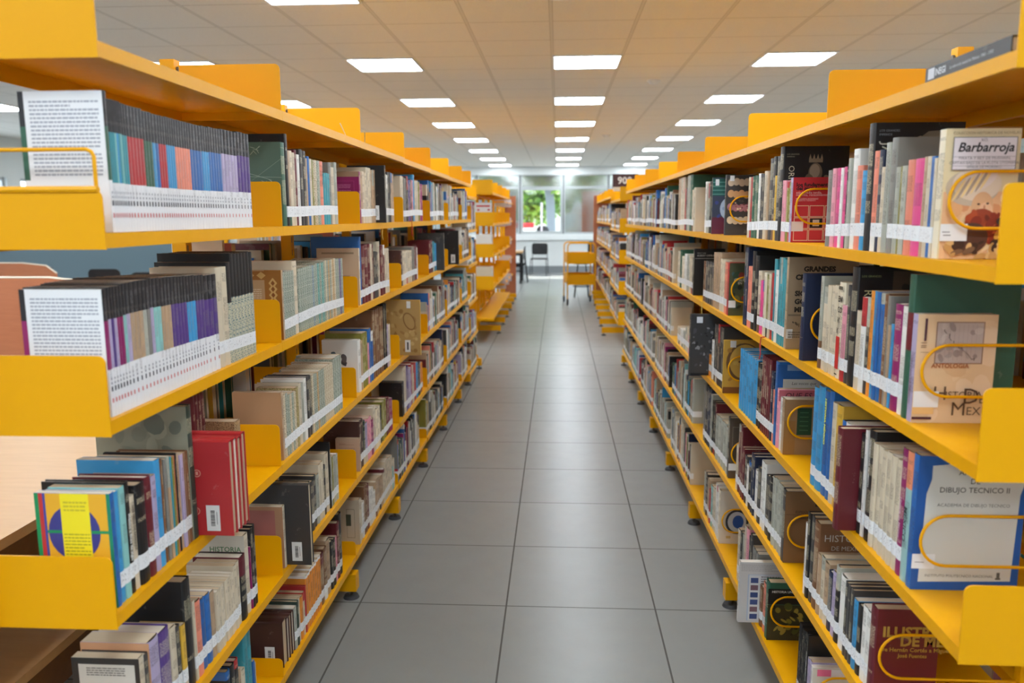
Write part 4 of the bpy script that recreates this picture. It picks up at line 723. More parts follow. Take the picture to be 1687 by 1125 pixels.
        p.ell(W*.5, H*.66, .050, .054, (58, 58, 130)); p.rect(.021, W-.007, H*.655, H*.68, (20, 140, 84)); p.rect(W*.34, W*.72, 0, H, (240, 220, 30)); p.lines(W*.38, W*.69, H*.84, H*.94, 3, (200, 180, 40)); p.lines(W*.36, W*.70, H*.28, H*.66, 13, (150, 140, 30), .3)
    elif k == 'finsiglo': p.text('México a fines de siglo', W*.28, H*.925, .0105, (224, 224, 222), bold=.0003, shear=.2); p.text('José Joaquín Blanco', W*.28, H*.895, .007, (200, 200, 198)); p.rect(W*.78, W*.90, H*.87, H*.965, (176, 44, 48)); p.text('FE', W*.795, H*.90, .013, (230, 220, 216), bold=.0004)
    elif k == 'labelcover': p.rect(0, W, 0, H, (46, 46, 46)); p.rect(.014, W-.010, 0, H*.93, (206, 202, 192)); p.lines(.03, W-.03, H*.80, H*.90, 4, (90, 86, 84))
    elif k == 'peach': p.rect(0, W, 0, H, (214, 160, 120))
    elif k == 'rosecover': p.rect(0, W, 0, H, (166, 126, 96)); p.rect(.0, W*.82, 0, H*.94, (160, 100, 92)); p.text('U', W*.36, H*.35, .016, (110, 60, 50))
    elif k == 'optica': p.rect(0, W, 0, H, (196, 190, 176)); p.text('HISTORIA', W*.40, H*.80, .020, (70, 110, 70), bold=.0003); p.text('óptica de', W*.42, H*.72, .0125, (50, 50, 50))
    elif k == 'paleframe': p.rect(0, W, 0, H, (186, 172, 150)); p.rect(W*.62, W*.86, H*.15, H*.80, (120, 112, 96)); p.rect(W*.63, W*.85, H*.16, H*.79, (186, 172, 150)); p.rect(W*.60, W*.75, H*.42, H*.68, (60, 64, 50))
    elif k == 'roseprint': p.rect(0, W, 0, H, (190, 162, 140)); p.lines(W*.15, W*.8, H*.80, H*.86, 2, (150, 120, 104)); p.lines(W*.15, W*.8, H*.66, H*.72, 2, (160, 134, 116))
    elif k == 'redwhite': p.rect(0, W, 0, H, (206, 200, 196)); p.rect(.01, W-.02, H*.80, H*.88, (186, 50, 56)); p.rect(.02, .05, H*.62, H*.7, (186, 50, 56)); p.rect(W-.05, W-.02, H*.62, H*.7, (186, 50, 56))
    elif k == 'pinktab': p.rect(0, W, 0, H, (196, 180, 160)); p.rect(.02, .08, H*.70, H*.92, (190, 30, 80))
    elif k == 'pinklabel': p.rect(0, W, 0, H, (206, 204, 194)); p.rect(.012, .05, H*.86, H*.97, (226, 110, 150)); p.rect(.05, W-.02, H*.86, H*.97, (222, 222, 226)); p.rect(.05, W, H*.3, H*.72, (84, 100, 150))
    elif k == 'landscape': p.rect(0, W, 0, H, (140, 138, 120)); mottle(p, 24, ((128, 128, 112), (156, 152, 132), (108, 112, 100)), .02, W-.02, .02, H-.02, .03, 3)
    elif k == 'redstop': p.rect(0, W, 0, H, (190, 182, 160)); p.rect(0, W, H*.84, H, (30, 44, 90)); p.ell(.055, H*.55, .022, .024, (196, 40, 44)); p.rect(.06, .09, H*.30, H*.42, (220, 140, 40)); p.rect(.02, W, H*.0, H*.22, (130, 130, 126))
    m = p.b
    TXT = {'eni': ('ΣNI', 'CO', 'VI', 'K'), }
    if k == 'eni':
        Y0, Y1 = r['Y0'], r['Y1']; X = r['X']-.0006
        for (ya, yb, za, zb, c) in ((.12, .75, .10, .44, (200, 34, 30)), (.12, .6, .035, .05, (30, 30, 30)), (.12, .85, .925, .96, (90, 80, 60))): m.face([(X, Y1-(Y1-Y0)*ya, r['z']+H*za), (X, Y1-(Y1-Y0)*yb, r['z']+H*za), (X, Y1-(Y1-Y0)*yb, r['z']+H*zb), (X, Y1-(Y1-Y0)*ya, r['z']+H*zb)], 'ink', None, (pc(c),))
        for i, s_ in enumerate(('ENI', 'CO', 'VI', 'K')): add_text(m, s_, .021, Matrix.Translation((X-.0003, Y1-.006, r['z']+H*(.80-.11*i))) @ Matrix(((0, 0, -1), (-1, 0, 0), (0, 1, 0))).to_4x4(), 'ink', (pc((40, 32, 26)),), extrude=0, bold=.0006)
    for (kk, t_, sz, c, v, bo) in SPT:
        if kk == k: spine_text(r, t_, sz, c, v, p.sp, bo)
    return (m if m.f else None, p.sp if p.sp.f else None)
for r in BOOKS: prep(r)
for r in BOOKS:
    if r['sty'] == 'u': r['len'] = r['h'] if r.get('len') is None else r['len']
for r in BOOKS:
    if r['sty'] == 'u':     # stored spine-up: token height is the standing height of the face
        r['d'] = r['h']; r['len'] = .25; 
# rank by how large they show
def area(r):
    X = r['X']; a = proj((X, r['Y0'], r['z'])); b_ = proj((X, r['Y1'], r['z'])); c = proj((X, (r['Y0']+r['Y1'])/2, r['z']+r['h']))
    def cl(v, hi): return min(max(v, 0), hi)
    w_ = abs(cl(a[0], 1687)-cl(b_[0], 1687)); h_ = abs(cl(a[1], 1125)-cl(c[1], 1125)); return w_*h_+(3000 if r['key'] else 0)
from collections import defaultdict
rows = defaultdict(list)
for r in BOOKS: rows[(r['side'], r['l'], r['bay'])].append(r)
for q in rows.values():
    q.sort(key=lambda r: r['Y0'])
    for i, r in enumerate(q): r['i'] = i+1
order = sorted(BOOKS, key=area, reverse=True); TOP = order[:300]; topid = set(id(r) for r in TOP)
SN = {-1: 'left bookcase', 1: 'right bookcase'}; LV = ['top', 'second', 'third', 'fourth', 'fifth', 'bottom']
STUFF = MB()
for r in BOOKS:
    if id(r) not in topid: geom(r, STUFF, STUFF, STUFF); continue
    t = r['Y1']-r['Y0']; sz = 'slim' if t < .014 else ('thick' if t > .032 else '')
    c = r['c'] if isinstance(r['c'], str) else 'g'; cn = NAME[c]
    if r['sty'] == 'p': cn = 'patterned '+cn
    if r['sty'] == 's': cn = 'black-topped '+cn
    if r['sty'] == 'm': cn = 'marbled black'
    if r['sty'] == 'f': cn = 'white-topped '+cn
    sh = {1: 'second', 2: 'third', 3: 'fourth', 4: 'fifth', 5: 'bottom'}[r['l']]; bn = num[r['bay']]
    lab = ' '.join(x for x in ('%s %s book, %s from near end,' % (sz, cn, ordn(r['i'])), '%s shelf, %s %s bay' % (sh, bn, 'left' if r['side'] < 0 else 'right')) if x).strip()
    if r['key'] in LAB: lab = LAB[r['key']]
    grp = 'books on the %s shelf of the %s %s bay' % (sh, bn, 'left' if r['side'] < 0 else 'right')
    root = thing('book', lab, 'book', (r['X'], r['Y0'], r['z']), grp)
    cv, pg, lb = MB(), MB(), MB(); geom(r, cv, pg, lb)
    part(cv, 'cover', root); part(pg, 'pages', root)
    if lb.f: part(lb, 'spine_label' if r['sty'] != 's' else 'volume_number', root)
    if r['key']:
        m_, sp_ = art(r)
        if m_: part(m_, 'cover_print' if r['key'] != 'eni' else 'spine_print', root)
        if sp_: part(sp_, 'spine_title', root)
# far ranges: a few packs of books, and full rows on the right
for i in range(7):
    for l in range(1, 5):
        lo = 0.0 if i < 2 else .07; zs = RZ2[l]+lo+LIP; X = .76+.004*i
        for r in fill(1, l, 7, YR2[i]+.02, YR2[i+1]-.02, zs, X): r['rear'] = 1; prep(r); geom(r, STUFF, STUFF, STUFF)
        if i == 0: pass
for l, n_b in ((1, 4), (2, 5), (3, 7)):
    y = 10.06
    for q in range(n_b):
        t = rnd.uniform(.02, .04); r = dict(side=-1, l=l, bay=0, Y0=y, Y1=y+t, h=.26, c=rnd.choice('wcGk'), sty='', pull=0, key='redwhite' if q == 0 and l == 1 else None, stick=True, d=.2, z=LZ2[l]+LIP, X=-.825); y += t; prep(r)
        if q == 0:
            root = thing('book', ['', 'white book with red print at the near end of the farther left range', 'pale book on the third shelf of the farther left range', 'pale book on the fourth shelf of the farther left range'][l], 'book', (r['X'], r['Y0'], r['z'])); cv, pg, lb = MB(), MB(), MB(); geom(r, cv, pg, lb); part(cv, 'cover', root); part(pg, 'pages', root); part(lb, 'spine_label', root); m_, sp_ = art(r)
            if m_: part(m_, 'cover_print', root)
        else: geom(r, STUFF, STUFF, STUFF)
for l in range(1, 6):
    for r in fill(-1, l, 7, 7.53, 8.25, LZ[l]-.10+LIP, -.845): prep(r); geom(r, STUFF, STUFF, STUFF)
# rows facing away on the rear shelves, and the ranges behind
for bi in range(1, 7):
    for l in range(1, 6):
        if bi == 1 and l < 3: ya = 2.75
        else: ya = BAYL[bi][0]+.02
        for r in fill(1, l, bi, ya, BAYL[bi][1]-.06, LZ[l]+LIP, 0):
            r['side'] = 1; r['X'] = 0; r['rear'] = 1; prep(r); r['side'] = 1; r['stick'] = False; r['X'] = -(XPL+.285); geom(r, STUFF, STUFF, STUFF)
for bi in range(0, 8):
    for l in range(1, 6):
        for r in fill(-1, l, bi, BAYR[bi][0]+(.03 if bi else .45), BAYR[bi][1]-.06, RZ[l]+LIP, 0):
            r['side'] = -1; r['X'] = 0; r['rear'] = 1; prep(r); r['stick'] = False; r['X'] = XPR+.285; geom(r, STUFF, STUFF, STUFF)
for i in range(7):
    for l in range(1, 6):
        for r in fill(-1, l, i, 7.23+.9*i, 8.05+.9*i, LZ[l]+LIP, -2.76): r['rear'] = 1; prep(r); geom(r, STUFF, STUFF, STUFF)
        for r in fill(1, l, i, 1.37+.9*i, 2.2+.9*i, RZ[l]+LIP, 2.36): r['rear'] = 1; prep(r); geom(r, STUFF, STUFF, STUFF)
tag(STUFF.build('library_books'), 'the many smaller-looking library books filling the farther shelves on both sides', 'books', kind='stuff')
# ------------------------------------------------------------------ wire book supports, loose things on the shelves
for (l, bi) in [(l, bi) for bi in (0, 1, 2) for l in (1, 2, 3, 4, 5)]:
    rr_ = rows[(1, l, bi)]
    if not rr_: continue
    y = rr_[0]['Y0']-.014; z = RZ[l]+LIP+.058; X = RX[l]+.018; h = .105; R_ = h/2
    P = [(XPR-.03, y, z+h)]+[(X+R_-R_*math.sin(math.pi*i/14), y, z+R_+R_*math.cos(math.pi*i/14)) for i in range(15)]+[(XPR-.03, y, z)]
    t_ = thing('book_support', 'yellow wire loop book support, %s shelf, %s right bay' % (LV[l], num[bi]), 'book support', (X, y, z), 'yellow wire loop book supports')
    b = MB(); b.tube(P, .0032, 'yellow', 10); part(b, 'wire_loop', t_, smooth=True); b = MB(); b.box(XPR-.031, XPR-.0205, y-.012, y+.012, z-.01, z+h+.01, 'yellow'); part(b, 'clip', t_)
t_ = thing('book_support', 'yellow wire rail above the end plate, second shelf, nearest left bay', 'book support', (-.79, 1.36, 1.65), 'yellow wire loop book supports')
b = MB(); b.tube([(-1.05, 1.352, 1.716), (-.806, 1.352, 1.716), (-.797, 1.352, 1.712), (-.793, 1.352, 1.704), (-.793, 1.352, 1.640)], .0036, 'yellow', 10); part(b, 'wire_loop', t_, smooth=True)
for i, (px, lab) in enumerate(((571, 'bent silver wire bookend lying on the top left shelf, nearer one'), (601, 'bent silver wire bookend on the top left shelf, farther one'))):
    z = LZ[0]+LIP+.0034; X = -.79; y = y_of(px, X, z)
    t_ = thing('wire_bookend', lab, 'bookend', (X, y, z), 'silver wire bookends on the top left shelf')
    b = MB(); P = [(X-.07, y-.05, z), (X, y, z), (X+.004 if i else X-.02, y-.012, z+.05)]
    if i: P.append((X-.015, y-.012, z+.055))
    b.tube(P, .0022, 'steel', 8); part(b, 'wire', t_)
M['yarn_r'] = mat('red_ribbon', rgb(190, 60, 60), .8); M['yarn_y'] = mat('yellow_cord', rgb(206, 176, 90), .8)
for (px, l, s, k_, lab) in ((677, 1, -1, 'yarn_r', 'short red ribbon hanging over the second left shelf edge'), (628, 1, -1, 'yarn_y', 'yellow cord hanging over the second left shelf edge'), (1158, 2, 1, 'yarn_y', 'yellow cord tied over the third right shelf edge'), (1255, 2, 1, 'yarn_r', 'thin red thread lying over the third right shelf edge')):
    zz = (LZ if s < 0 else RZ)[l]; X = (-.79 if s < 0 else RX[l]); y = y_of(px, X, zz); X -= s*.003
    b = MB(); b.tube([(X+s*.012, y, zz+LIP+.002), (X-s*.001, y, zz+LIP+.001), (X-s*.002, y+.004, zz), (X-s*.001, y-.003, zz-.03), (X-s*.003, y+.003, zz-.05)], .0022, k_, 6); tag(b.build('bookmark_ribbon', loc=(X, y, zz)), lab, 'ribbon')
# flat black book on the top right shelf
ya = y_of(1523, .715, RZ[0]+LIP); z = RZ[0]+LIP+.0006; t_ = thing('book', 'dark flat book lying on top of the nearest right bay, spine to the aisle', 'book', (.72, 1.40, z))
b = MB(); at = ((.03,)*3, (.03,)*3, (.03,)*3, (.6,)*3, (0, 2, 0, 0))
for q in ((.718, .95, z, z+.0025), (.718, .95, z+.0235, z+.026), (.716, .7185, z, z+.026)): b.box(q[0], q[1], 1.362, ya, q[2], q[3], 'cover', at)
part(b, 'cover', t_); b = MB(); b.box(.719, .945, 1.365, ya-.003, z+.0026, z+.0234, 'pages', ((.75, .7, .6),)); part(b, 'pages', t_)
Mx = Matrix(((0, 0, -1), (-1, 0, 0), (0, 1, 0))).to_4x4(); b = MB(); b.box(.7154, .7158, ya-.038, ya-.012, z+.003, z+.023, 'ink', (pc((196, 198, 204)),)); add_text(b, 'INEGI', .017, Matrix.Translation((.7156, ya-.040, z+.007)) @ Mx, 'ink', (pc((206, 208, 212)),), extrude=0, bold=.0005); add_text(b, 'La vida en la ciudad de México 1940 - 1970', .0085, Matrix.Translation((.7156, ya-.098, z+.009)) @ Mx, 'ink', (pc((190, 192, 196)),), extrude=0); part(b, 'spine_print', t_)

# ------------------------------------------------------------------ farther ranges
# short end bay set slightly lower and back
t8 = bay(-1, 1, 7.50, 8.30, [z-.10 for z in LZ], [-.835]*6, XPL, 6, near_plate='post', dover={5: .06}, label='eighth yellow bookcase bay on the left, hung lower and set back', group='bookcase bays left of the aisle', back=False, foottip=-.80)
for i in range(4):
    bay(-1, 1, YL2[i], YL2[i+1], LZ2, [-.81]*5, 1.09, 5, near_plate=[.18, .17, .17, .17, .0] if i == 0 else None, dplate=.15, dover={4: 0}, label='nearly empty yellow bookcase bay, %s of the farther left range' % num[i], group='nearly empty bays of the farther left range', back=True, foottip=-.78)
for i in range(3):
    a = 13.75+.82*i; b8 = thing('bookcase', 'empty bookcase bay with pale grey brackets, %s before the brown end panel' % ('last' if i == 2 else num[i]), 'bookcase', (-1.09, a+.4, 0), 'bays with pale grey brackets')
    for z in [1.86, 1.52, 1.16, .80, .45]:
        b = MB(); tray(b, -1, -.91, a, a+.81, z-.03, .17); sh = part(b, 'shelf', b8)
        b = MB(); plate(b, -1, -.89, a+.02, z-.09, z+.06, .18, .004, .03); 
        b.mats = ['lilac_metal']; part(b, 'bracket', b8, base=sh)
    b = MB(); b.box(-1.11, -1.07, a+.78, a+.82, .037, 1.98, 'yellow'); part(b, 'post', b8)
    b = MB(); pd = MB(); foot(b, pd, -1, -.80, -1.35, a+.1); f1 = part(b, 'foot', b8); part(pd, 'levelling_pad', b8, base=f1)
b = MB(); b.box(-1.13, -.845, 16.22, 16.26, 0, 2.0, 'brown_lam'); tag(b.build('end_panel', loc=(-.98, 16.24, 0)), 'tall brown laminate panel closing the far end of the left bookcases', 'panel')
for i in range(7):
    lo = 0.0 if i < 2 else .07
    bay(1, 1, YR2[i], YR2[i+1], [z+lo for z in RZ2], [.75+.004*i]*5, 1.09, 5, near_plate=[.17]*5 if i == 0 else None, dplate=.13, dover={4: .05}, label='book-filled yellow bookcase bay, %s of the farther right range' % num[i], group='bays of the farther right range', back=False, foottip=.60+.015*i)
b = MB(); b.box(.715, 1.10, 16.2, 16.24, 0, 2.0, 'brown_lam'); tag(b.build('end_panel', loc=(.9, 16.22, 0)), 'tall brown laminate panel closing the far end of the right bookcases', 'panel')
# range of bookcases behind the left one, seen through the gaps
for i in range(7):
    a = 7.2+.9*i
    bay(-1, 0 if i == 0 else 1, a, a+.9, LZ, [-2.75]*6, 3.05, 6, near_plate=[.15]*6 if i == 0 else None, label='yellow bookcase bay behind the left range, %s of its row' % num[i], group='bookcase bays of the second left range', back=False, foottip=-2.75)
    a = 1.34+.9*i
    bay(1, 0 if i == 0 else 1, a, a+.9, RZ, [2.35]*6, 2.65, 6, near_plate=[.15]*6 if i == 0 else None, label='yellow bookcase bay behind the right range, %s of its row' % num[i], group='bookcase bays of the second right range', back=False, foottip=2.35)
# 900 sign
t_ = thing('section_sign', 'dark brown sign reading 900 standing on the farther right bookcase', 'sign', (.85, 9.86, 1.93))
b = MB(); b.box(.66, .97, 9.88, 9.90, 1.935, 2.10, 'sign'); part(b, 'board', t_)
b = MB(); b.box(.67, .97, 9.86, 9.879, 1.895, 1.945, 'ply_edge'); part(b, 'lower_strip', t_, label='cream strip with small print')
b = MB(); add_text(b, '900', .115, Matrix.Translation((.72, 9.879, 1.985)) @ Matrix.Rotation(math.pi/2, 4, 'X'), 'sign_txt', bold=.003); part(b, 'lettering', t_)
b = MB(); b.box(.77, .79, 9.885, 9.895, 1.8065, 1.94, 'alu'); b.box(.93, .95, 9.885, 9.895, 1.8065, 1.94, 'alu'); part(b, 'stand', t_)
# ------------------------------------------------------------------ book trolley
def U(x0, x1, y, z, r=.07):
    P = [(x0, y, .11), (x0, y, z-r)]
    for i in range(1, 7): a = math.pi/2*i/6; P.append((x0+r-r*math.cos(a), y, z-r+r*math.sin(a)))
    for i in range(0, 7): a = math.pi/2*i/6; P.append((x1-r+r*math.sin(a), y, z-r+r*math.cos(a)))
    P.append((x1, y, .11)); return P
TR_ = None
tr = thing('book_trolley', 'yellow two-tray metal book trolley standing in the aisle', 'trolley', (.40, 14.73, 0))
for y in (14.43, 15.03):
    b = MB(); b.tube(U(.15, .65, y, 1.12), .013, 'yellow', 10); part(b, 'frame', tr, smooth=True)
for z, h in ((.75, .19), (.37, .19)):
    b = MB(); b.box(.165, .635, 14.43, 15.03, z, z+.006, 'yellow')
    for q in ((.165, .635, 14.43, 14.436), (.165, .635, 15.024, 15.03), (.165, .171, 14.436, 15.024), (.629, .635, 14.436, 15.024)): b.box(q[0], q[1], q[2], q[3], z+.006, z+h, 'yellow')
    part(b, 'tray', tr)
for x in (.15, .65):
    for y in (14.43, 15.03):
        b = MB(); P = [(x+.012*s, y+.05*math.cos(a), .05+.05*math.sin(a)) for s in (-1, 1) for a in [2*math.pi*i/20 for i in range(20)]]
        for i in range(20): j = (i+1) % 20; b.face([P[i], P[j], P[20+j], P[20+i]], 'rubber')
        b.face(P[:20][::-1], 'rubber'); b.face(P[20:], 'rubber'); b.box(x-.02, x+.02, y-.015, y+.015, .085, .115, 'bolt'); b.box(x-.02, x-.014, y-.012, y+.012, .04, .09, 'bolt'); b.box(x+.014, x+.02, y-.012, y+.012, .04, .09, 'bolt'); part(b, 'castor', tr)
tr.rotation_euler = (0, 0, .10)
# stool behind the trolley
st = thing('stool', 'black stool with a round foot ring behind the yellow trolley', 'stool', (.48, 15.9, 0))
for q in range(4):
    a = math.pi/4+math.pi/2*q; b = MB(); b.tube([(.48+.11*math.cos(a), 15.9+.11*math.sin(a), .66), (.48+.2*math.cos(a), 15.9+.2*math.sin(a), .0)], .011, 'black_metal', 8); part(b, 'leg', st)
b = MB(); b.tube([(.48+.17*math.cos(a), 15.9+.17*math.sin(a), .22) for a in [2*math.pi*i/28 for i in range(28)]], .009, 'black_metal', 8, True); part(b, 'foot_ring', st, smooth=True)
b = MB(); b.cyl((.48, 15.9), .17, .66, .70, 'black', 28); part(b, 'seat', st)
b = MB(); b.box(.60, .70, 16.02, 16.06, .86, 1.10, 'black'); b.box(.64, .66, 16.0, 16.02, .66, .90, 'black_metal'); b.box(.58, .66, 15.98, 16.0, .655, .675, 'black_metal'); part(b, 'backrest', st)
# ------------------------------------------------------------------ chairs and tables
def lathe_panel(b, w, z0, z1, y, th, k, rr=.07, seg=6, hole=False):
    pts = []
    for cx_, cz_, a0 in ((w/2-rr, z1-rr, 0), (-w/2+rr, z1-rr, 90), (-w/2+rr, z0+rr, 180), (w/2-rr, z0+rr, 270)):
        for i in range(seg+1): a = math.radians(a0+90*i/seg); pts.append((cx_+rr*math.cos(a), cz_+rr*math.sin(a)))
    b.prism(pts, 1, y, y+th, k)
def chair(loc, rz, label, grp='black chairs in the reading areas', shell='black', leg='black_metal'):
    t_ = thing('chair', label, 'chair', (0, 0, 0), grp)
    b = MB(); n = 10; w = .44
    rows = []
    for i in range(n+1):
        u = -1+2*i/n; rows.append(u)
    pts = []
    for (cx_, cz_, a0) in ((.15, .80, 0), (-.15, .80, 90), (-.15, .62, 180), (.15, .62, 270)):
        for i in range(7): a = math.radians(a0+15*i); pts.append((cx_+.07*math.cos(a), cz_+.07*math.sin(a)))
    def cv(p, y): return (p[0], y-.04*(p[0]/.22)**2, p[1])
    A = [cv(p, .20) for p in pts]; B = [cv(p, .225) for p in pts]; m = len(pts)
    b.face(A, shell); b.face(B[::-1], shell)
    for i in range(m): j = (i+1) % m; b.face([A[i], B[i], B[j], A[j]], shell)
    part(b, 'backrest', t_)
    b = MB(); pts = []
    for (cx_, cy_, a0) in ((.15, .14, 0), (-.15, .14, 90), (-.15, -.16, 180), (.15, -.16, 270)):
        for i in range(7): a = math.radians(a0+15*i); pts.append((cx_+.07*math.cos(a), cy_+.07*math.sin(a)))
    b.prism(pts, 2, .435, .465, shell); part(b, 'seat', t_)
    for s in (-1, 1):
        b = MB(); b.tube([(s*.20, .17, .80), (s*.205, .19, .50), (s*.215, .20, .44), (s*.225, .25, 0)], .010, leg, 8); part(b, 'rear_leg', t_, smooth=True)
        b = MB(); b.tube([(s*.205, .18, .425), (s*.205, -.16, .425), (s*.215, -.19, .40), (s*.225, -.22, 0)], .010, leg, 8); part(b, 'front_leg', t_, smooth=True)
    t_.location = loc; t_.rotation_euler = (0, 0, rz); return t_
chair((-.51, 22.0, 0), math.pi-.1+math.pi, 'black chair facing the aisle below the far window')
chair((-.98, 19.55, 0), -math.pi/2, 'black chair tucked under the black-legged table in the distance')
def table(name, label, x0, x1, y0, y1, h, top, leg, lw=.05, apron=None, edge=None):
    t_ = thing(name, label, 'table', ((x0+x1)/2, (y0+y1)/2, 0))
    b = MB(); b.box(x0, x1, y0, y1, h-.03, h, top); part(b, 'tabletop', t_)
    for x in (x0+.02, x1-lw-.02):
        for y in (y0+.02, y1-lw-.02): b = MB(); b.box(x, x+lw, y, y+lw, 0, h-.03, leg); part(b, 'leg', t_)
    b = MB(); ah = .06 if apron is None else apron; e = edge or leg
    for q in ((x0+.03, x1-.03, y0+.025, y0+.04), (x0+.03, x1-.03, y1-.04, y1-.025), (x0+.025, x0+.04, y0+.04, y1-.04), (x1-.04, x1-.025, y0+.04, y1-.04)): b.box(q[0], q[1], q[2], q[3], h-.03-ah, h-.03, e)
    part(b, 'apron', t_)
    return t_
tb = table('table', 'distant table with black legs and a pale top beyond the left bookcases', -2.3, -.84, 19.1, 20.1, .76, 'wood', 'black_metal')
b = MB(); b.box(-2.2, -.9, 19.14, 19.17, .28, .31, 'black_metal'); b.box(-2.2, -.9, 19.14, 19.17, .40, .43, 'black_metal'); part(b, 'crossbar', tb)
rt = table('reading_table', 'pale wood reading table with a lower shelf behind the nearest left shelves', -3.4, -1.52, .5, 3.1, .73, 'wood', 'wood_edge', .06, .10)
m_ = MB(); m_.box(-3.32, -1.53, .58, 3.02, .27, .30, 'wood'); m_.box(-1.56, -1.53, .6, 3.0, .17, .27, 'wood_edge'); part(m_, 'lower_shelf', rt)
chair((-2.5, 3.42, 0), .2, 'black chair at the far edge of the farther reading table')
chair((-3.3, 3.5, 0), -.3, 'black chair left of its twin at the farther reading table')
# plywood carrel screens
for (x, y, w, h, lab) in ((-4.1, 5.6, 1.6, 1.17, 'orange plywood screen with a pale rounded edge behind the near shelves'), (-6.8, 9.0, 1.9, 1.08, 'second orange plywood screen farther back in the reading area')):
    t_ = thing('study_screen', lab, 'screen', (x, y, 0), 'plywood screens in the reading area')
    pts = [(x-w/2, 0.02), (x+w/2, .02), (x+w/2, h-.12), (x+w/2-.12, h-.03), (x+w/2-.4, h), (x-w/2+.4, h), (x-w/2+.12, h-.03), (x-w/2, h-.12)]
    b = MB(); b.prism(pts, 1, y, y+.02, 'ply'); part(b, 'panel', t_)
    b = MB(); b.tube([(p[0], y+.01, p[1]) for p in pts[2:]], .012, 'ply_edge', 6); part(b, 'edge_band', t_)
    b = MB(); b.box(x-w/2, x-w/2+.05, y-.25, y+.27, 0, .02, 'black_metal'); b.box(x+w/2-.05, x+w/2, y-.25, y+.27, 0, .02, 'black_metal'); part(b, 'base_foot', t_)
for i, (x, y, rz) in enumerate(((-5.5, 10.4, .4), (-7.9, 11.6, -.5), (-4.6, 9.6, 2.6), (-8.6, 9.9, 1.0), (-6.6, 11.4, 3.3), (-3.6, 6.6, 2.9))):
    chair((x, y, 0), rz, 'black chair with chrome legs far back in the reading area, %s' % ['by the second screen', 'left of the screens', 'nearer the bookcases', 'farthest left', 'between two others', 'just behind the nearer screen'][i], leg='chrome')
# ------------------------------------------------------------------ outside
M['asphalt'] = mat('pale_paving', rgb(190, 186, 178), .9); M['leaf'] = mat('leaves', rgb(110, 160, 60), .6); M['leaf2'] = mat('leaves_light', rgb(160, 196, 90), .6); M['bark'] = mat('grey_bark', rgb(120, 128, 138), .9)
M['redc'] = mat('red_cloth', rgb(206, 40, 48), .5); M['whitec'] = mat('white_board', rgb(240, 240, 238), .6); M['brickw'] = mat('terracotta_wall', rgb(176, 98, 70), .8); M['darkc'] = mat('dark_board', rgb(24, 26, 34), .6); M['pinkc'] = mat('pink_band', rgb(220, 90, 150), .6); M['bldg'] = mat('pale_facade', rgb(214, 212, 204), .8)
b = MB(); b.box(-30, 30, WY+.2, 60, -.1, 0, 'asphalt'); struct(b, 'ground_outside')
b = MB(); b.box(-30, 30, 52, 52.5, 0, 5.5, 'bldg'); tag(b.build('building', loc=(0, 52, 0)), 'pale low building facade beyond the trees outside', 'building')
b = MB(); b.box(.75, 2.6, 25.2, 25.5, 0, 2.35, 'brickw'); tag(b.build('garden_wall', loc=(1.6, 25.3, 0)), 'terracotta wall seen through the right part of the window', 'wall')
def tree(x, y, h, r, label, lk, cz, cr, n, sd):
    t_ = thing('tree', label, 'tree', (x, y, 0), 'trees outside the window'); q = random.Random(sd)
    b = MB(); P = [(x+.1*math.sin(i*1.3), y, h*i/6) for i in range(7)]; b.tube(P, r, 'bark', 12); b.tube([P[4], (x+.7, y, h*.8), (x+1.3, y, h*1.02)], r*.45, 'bark', 8); b.tube([P[4], (x-.6, y+.2, h*.85), (x-1.1, y, h*1.05)], r*.4, 'bark', 8); part(b, 'trunk', t_, smooth=True)
    b = MB()
    for i in range(n):
        th = q.random()*6.283; ph = math.acos(2*q.random()-1); rr = cr*(.35+.65*q.random()); c = Vector((x+rr*math.sin(ph)*math.cos(th)*1.3, y+rr*math.sin(ph)*math.sin(th), cz+rr*math.cos(ph)*.8))
        a = Vector((q.uniform(-1, 1), q.uniform(-1, 1), q.uniform(-1, 1))).normalized(); w = a.cross(Vector((0, 0, 1))).normalized()*.10; a = a*.16
        b.face([c-a, c+w, c+a, c-w], lk if q.random() < .6 else ('leaf2' if lk == 'leaf' else 'leaf'))
    part(b, 'foliage', t_)
tree(-.34, 31.0, 6.2, .17, 'grey-trunked leafy tree just outside the far window', 'leaf', 4.2, 2.2, 4200, 1)
tree(-1.5, 36.0, 4.2, .12, 'low light-green tree behind the red-topped table outside', 'leaf2', 2.7, 1.9, 5200, 4)
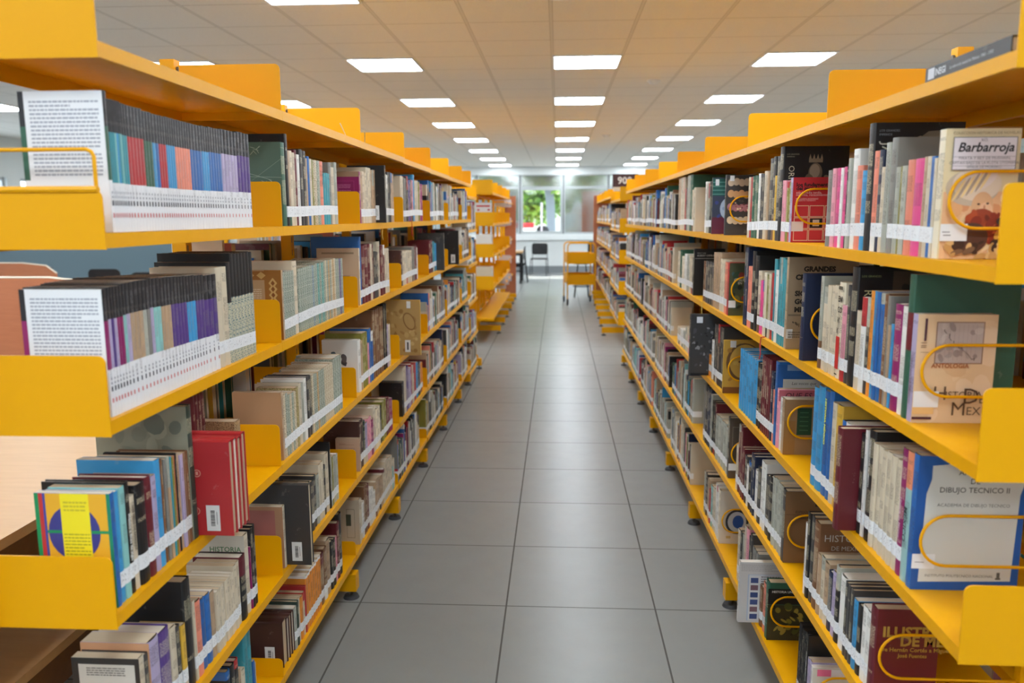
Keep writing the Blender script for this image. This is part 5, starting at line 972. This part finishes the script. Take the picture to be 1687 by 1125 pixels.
tree(2.6, 40, 4.2, .12, 'low green tree to the right of the grey trunk outside', 'leaf2', 3.1, 1.6, 2200, 5)
tree(-8.5, 36, 6, .25, 'leafy tree to the left outside, behind the grey trunk', 'leaf2', 4.6, 3.0, 2600, 2)
tree(8.0, 38, 6, .25, 'leafy tree to the right outside, above the terracotta wall', 'leaf', 4.8, 3.0, 2600, 3)
t_ = thing('outdoor_table', 'white table-like block with a red cloth on top, outside the far window', 'table', (-1.1, 27, 0)); b = MB(); b.box(-1.75, -.78, 26.7, 27.4, 0, 1.22, 'whitec'); part(b, 'base', t_); b = MB(); b.box(-1.75, -.80, 26.75, 27.35, 1.22, 1.38, 'redc'); part(b, 'red_top', t_)
t_ = thing('board', 'small dark peaked board with a pink band standing outside', 'board', (-.52, 27, 0)); b = MB(); b.prism([(-.74, 0), (-.22, 0), (-.25, 1.05), (-.36, 1.26), (-.45, 1.28), (-.62, 1.28), (-.70, 1.2), (-.73, 1.0)], 1, 27.0, 27.1, 'darkc'); part(b, 'panel', t_); b = MB(); b.box(-.74, -.3, 26.98, 26.999, 1.02, 1.09, 'pinkc'); part(b, 'band', t_)
b = MB(); b.tube([(-.54, 26.9, 0), (-.54, 26.9, 2.05)], .035, 'lilac_metal', 10); tag(b.build('pole', loc=(-.54, 26.9, 0)), 'thin pale pole in front of the dark board outside', 'pole')
# ------------------------------------------------------------------ light
w = bpy.data.worlds.new('sky'); S.world = w; w.use_nodes = True; nt = w.node_tree; bg = nt.nodes['Background']; bg.inputs['Color'].default_value = (.78, .90, 1.0, 1); bg.inputs['Strength'].default_value = 1.3
sun = bpy.data.lights.new('sun', 'SUN'); sun.energy = 2.5; sun.angle = .01; sun.color = (1, .95, .86); so = bpy.data.objects.new('sun', sun); COL.objects.link(so)
so.rotation_euler = Vector((.12, -1, -1.05)).to_track_quat('-Z', 'Y').to_euler()
S.view_settings.view_transform = 'Standard'; S.view_settings.look = 'None'; S.view_settings.gamma = 1; S.view_settings.use_curve_mapping = False; S.view_settings.exposure = 1.93
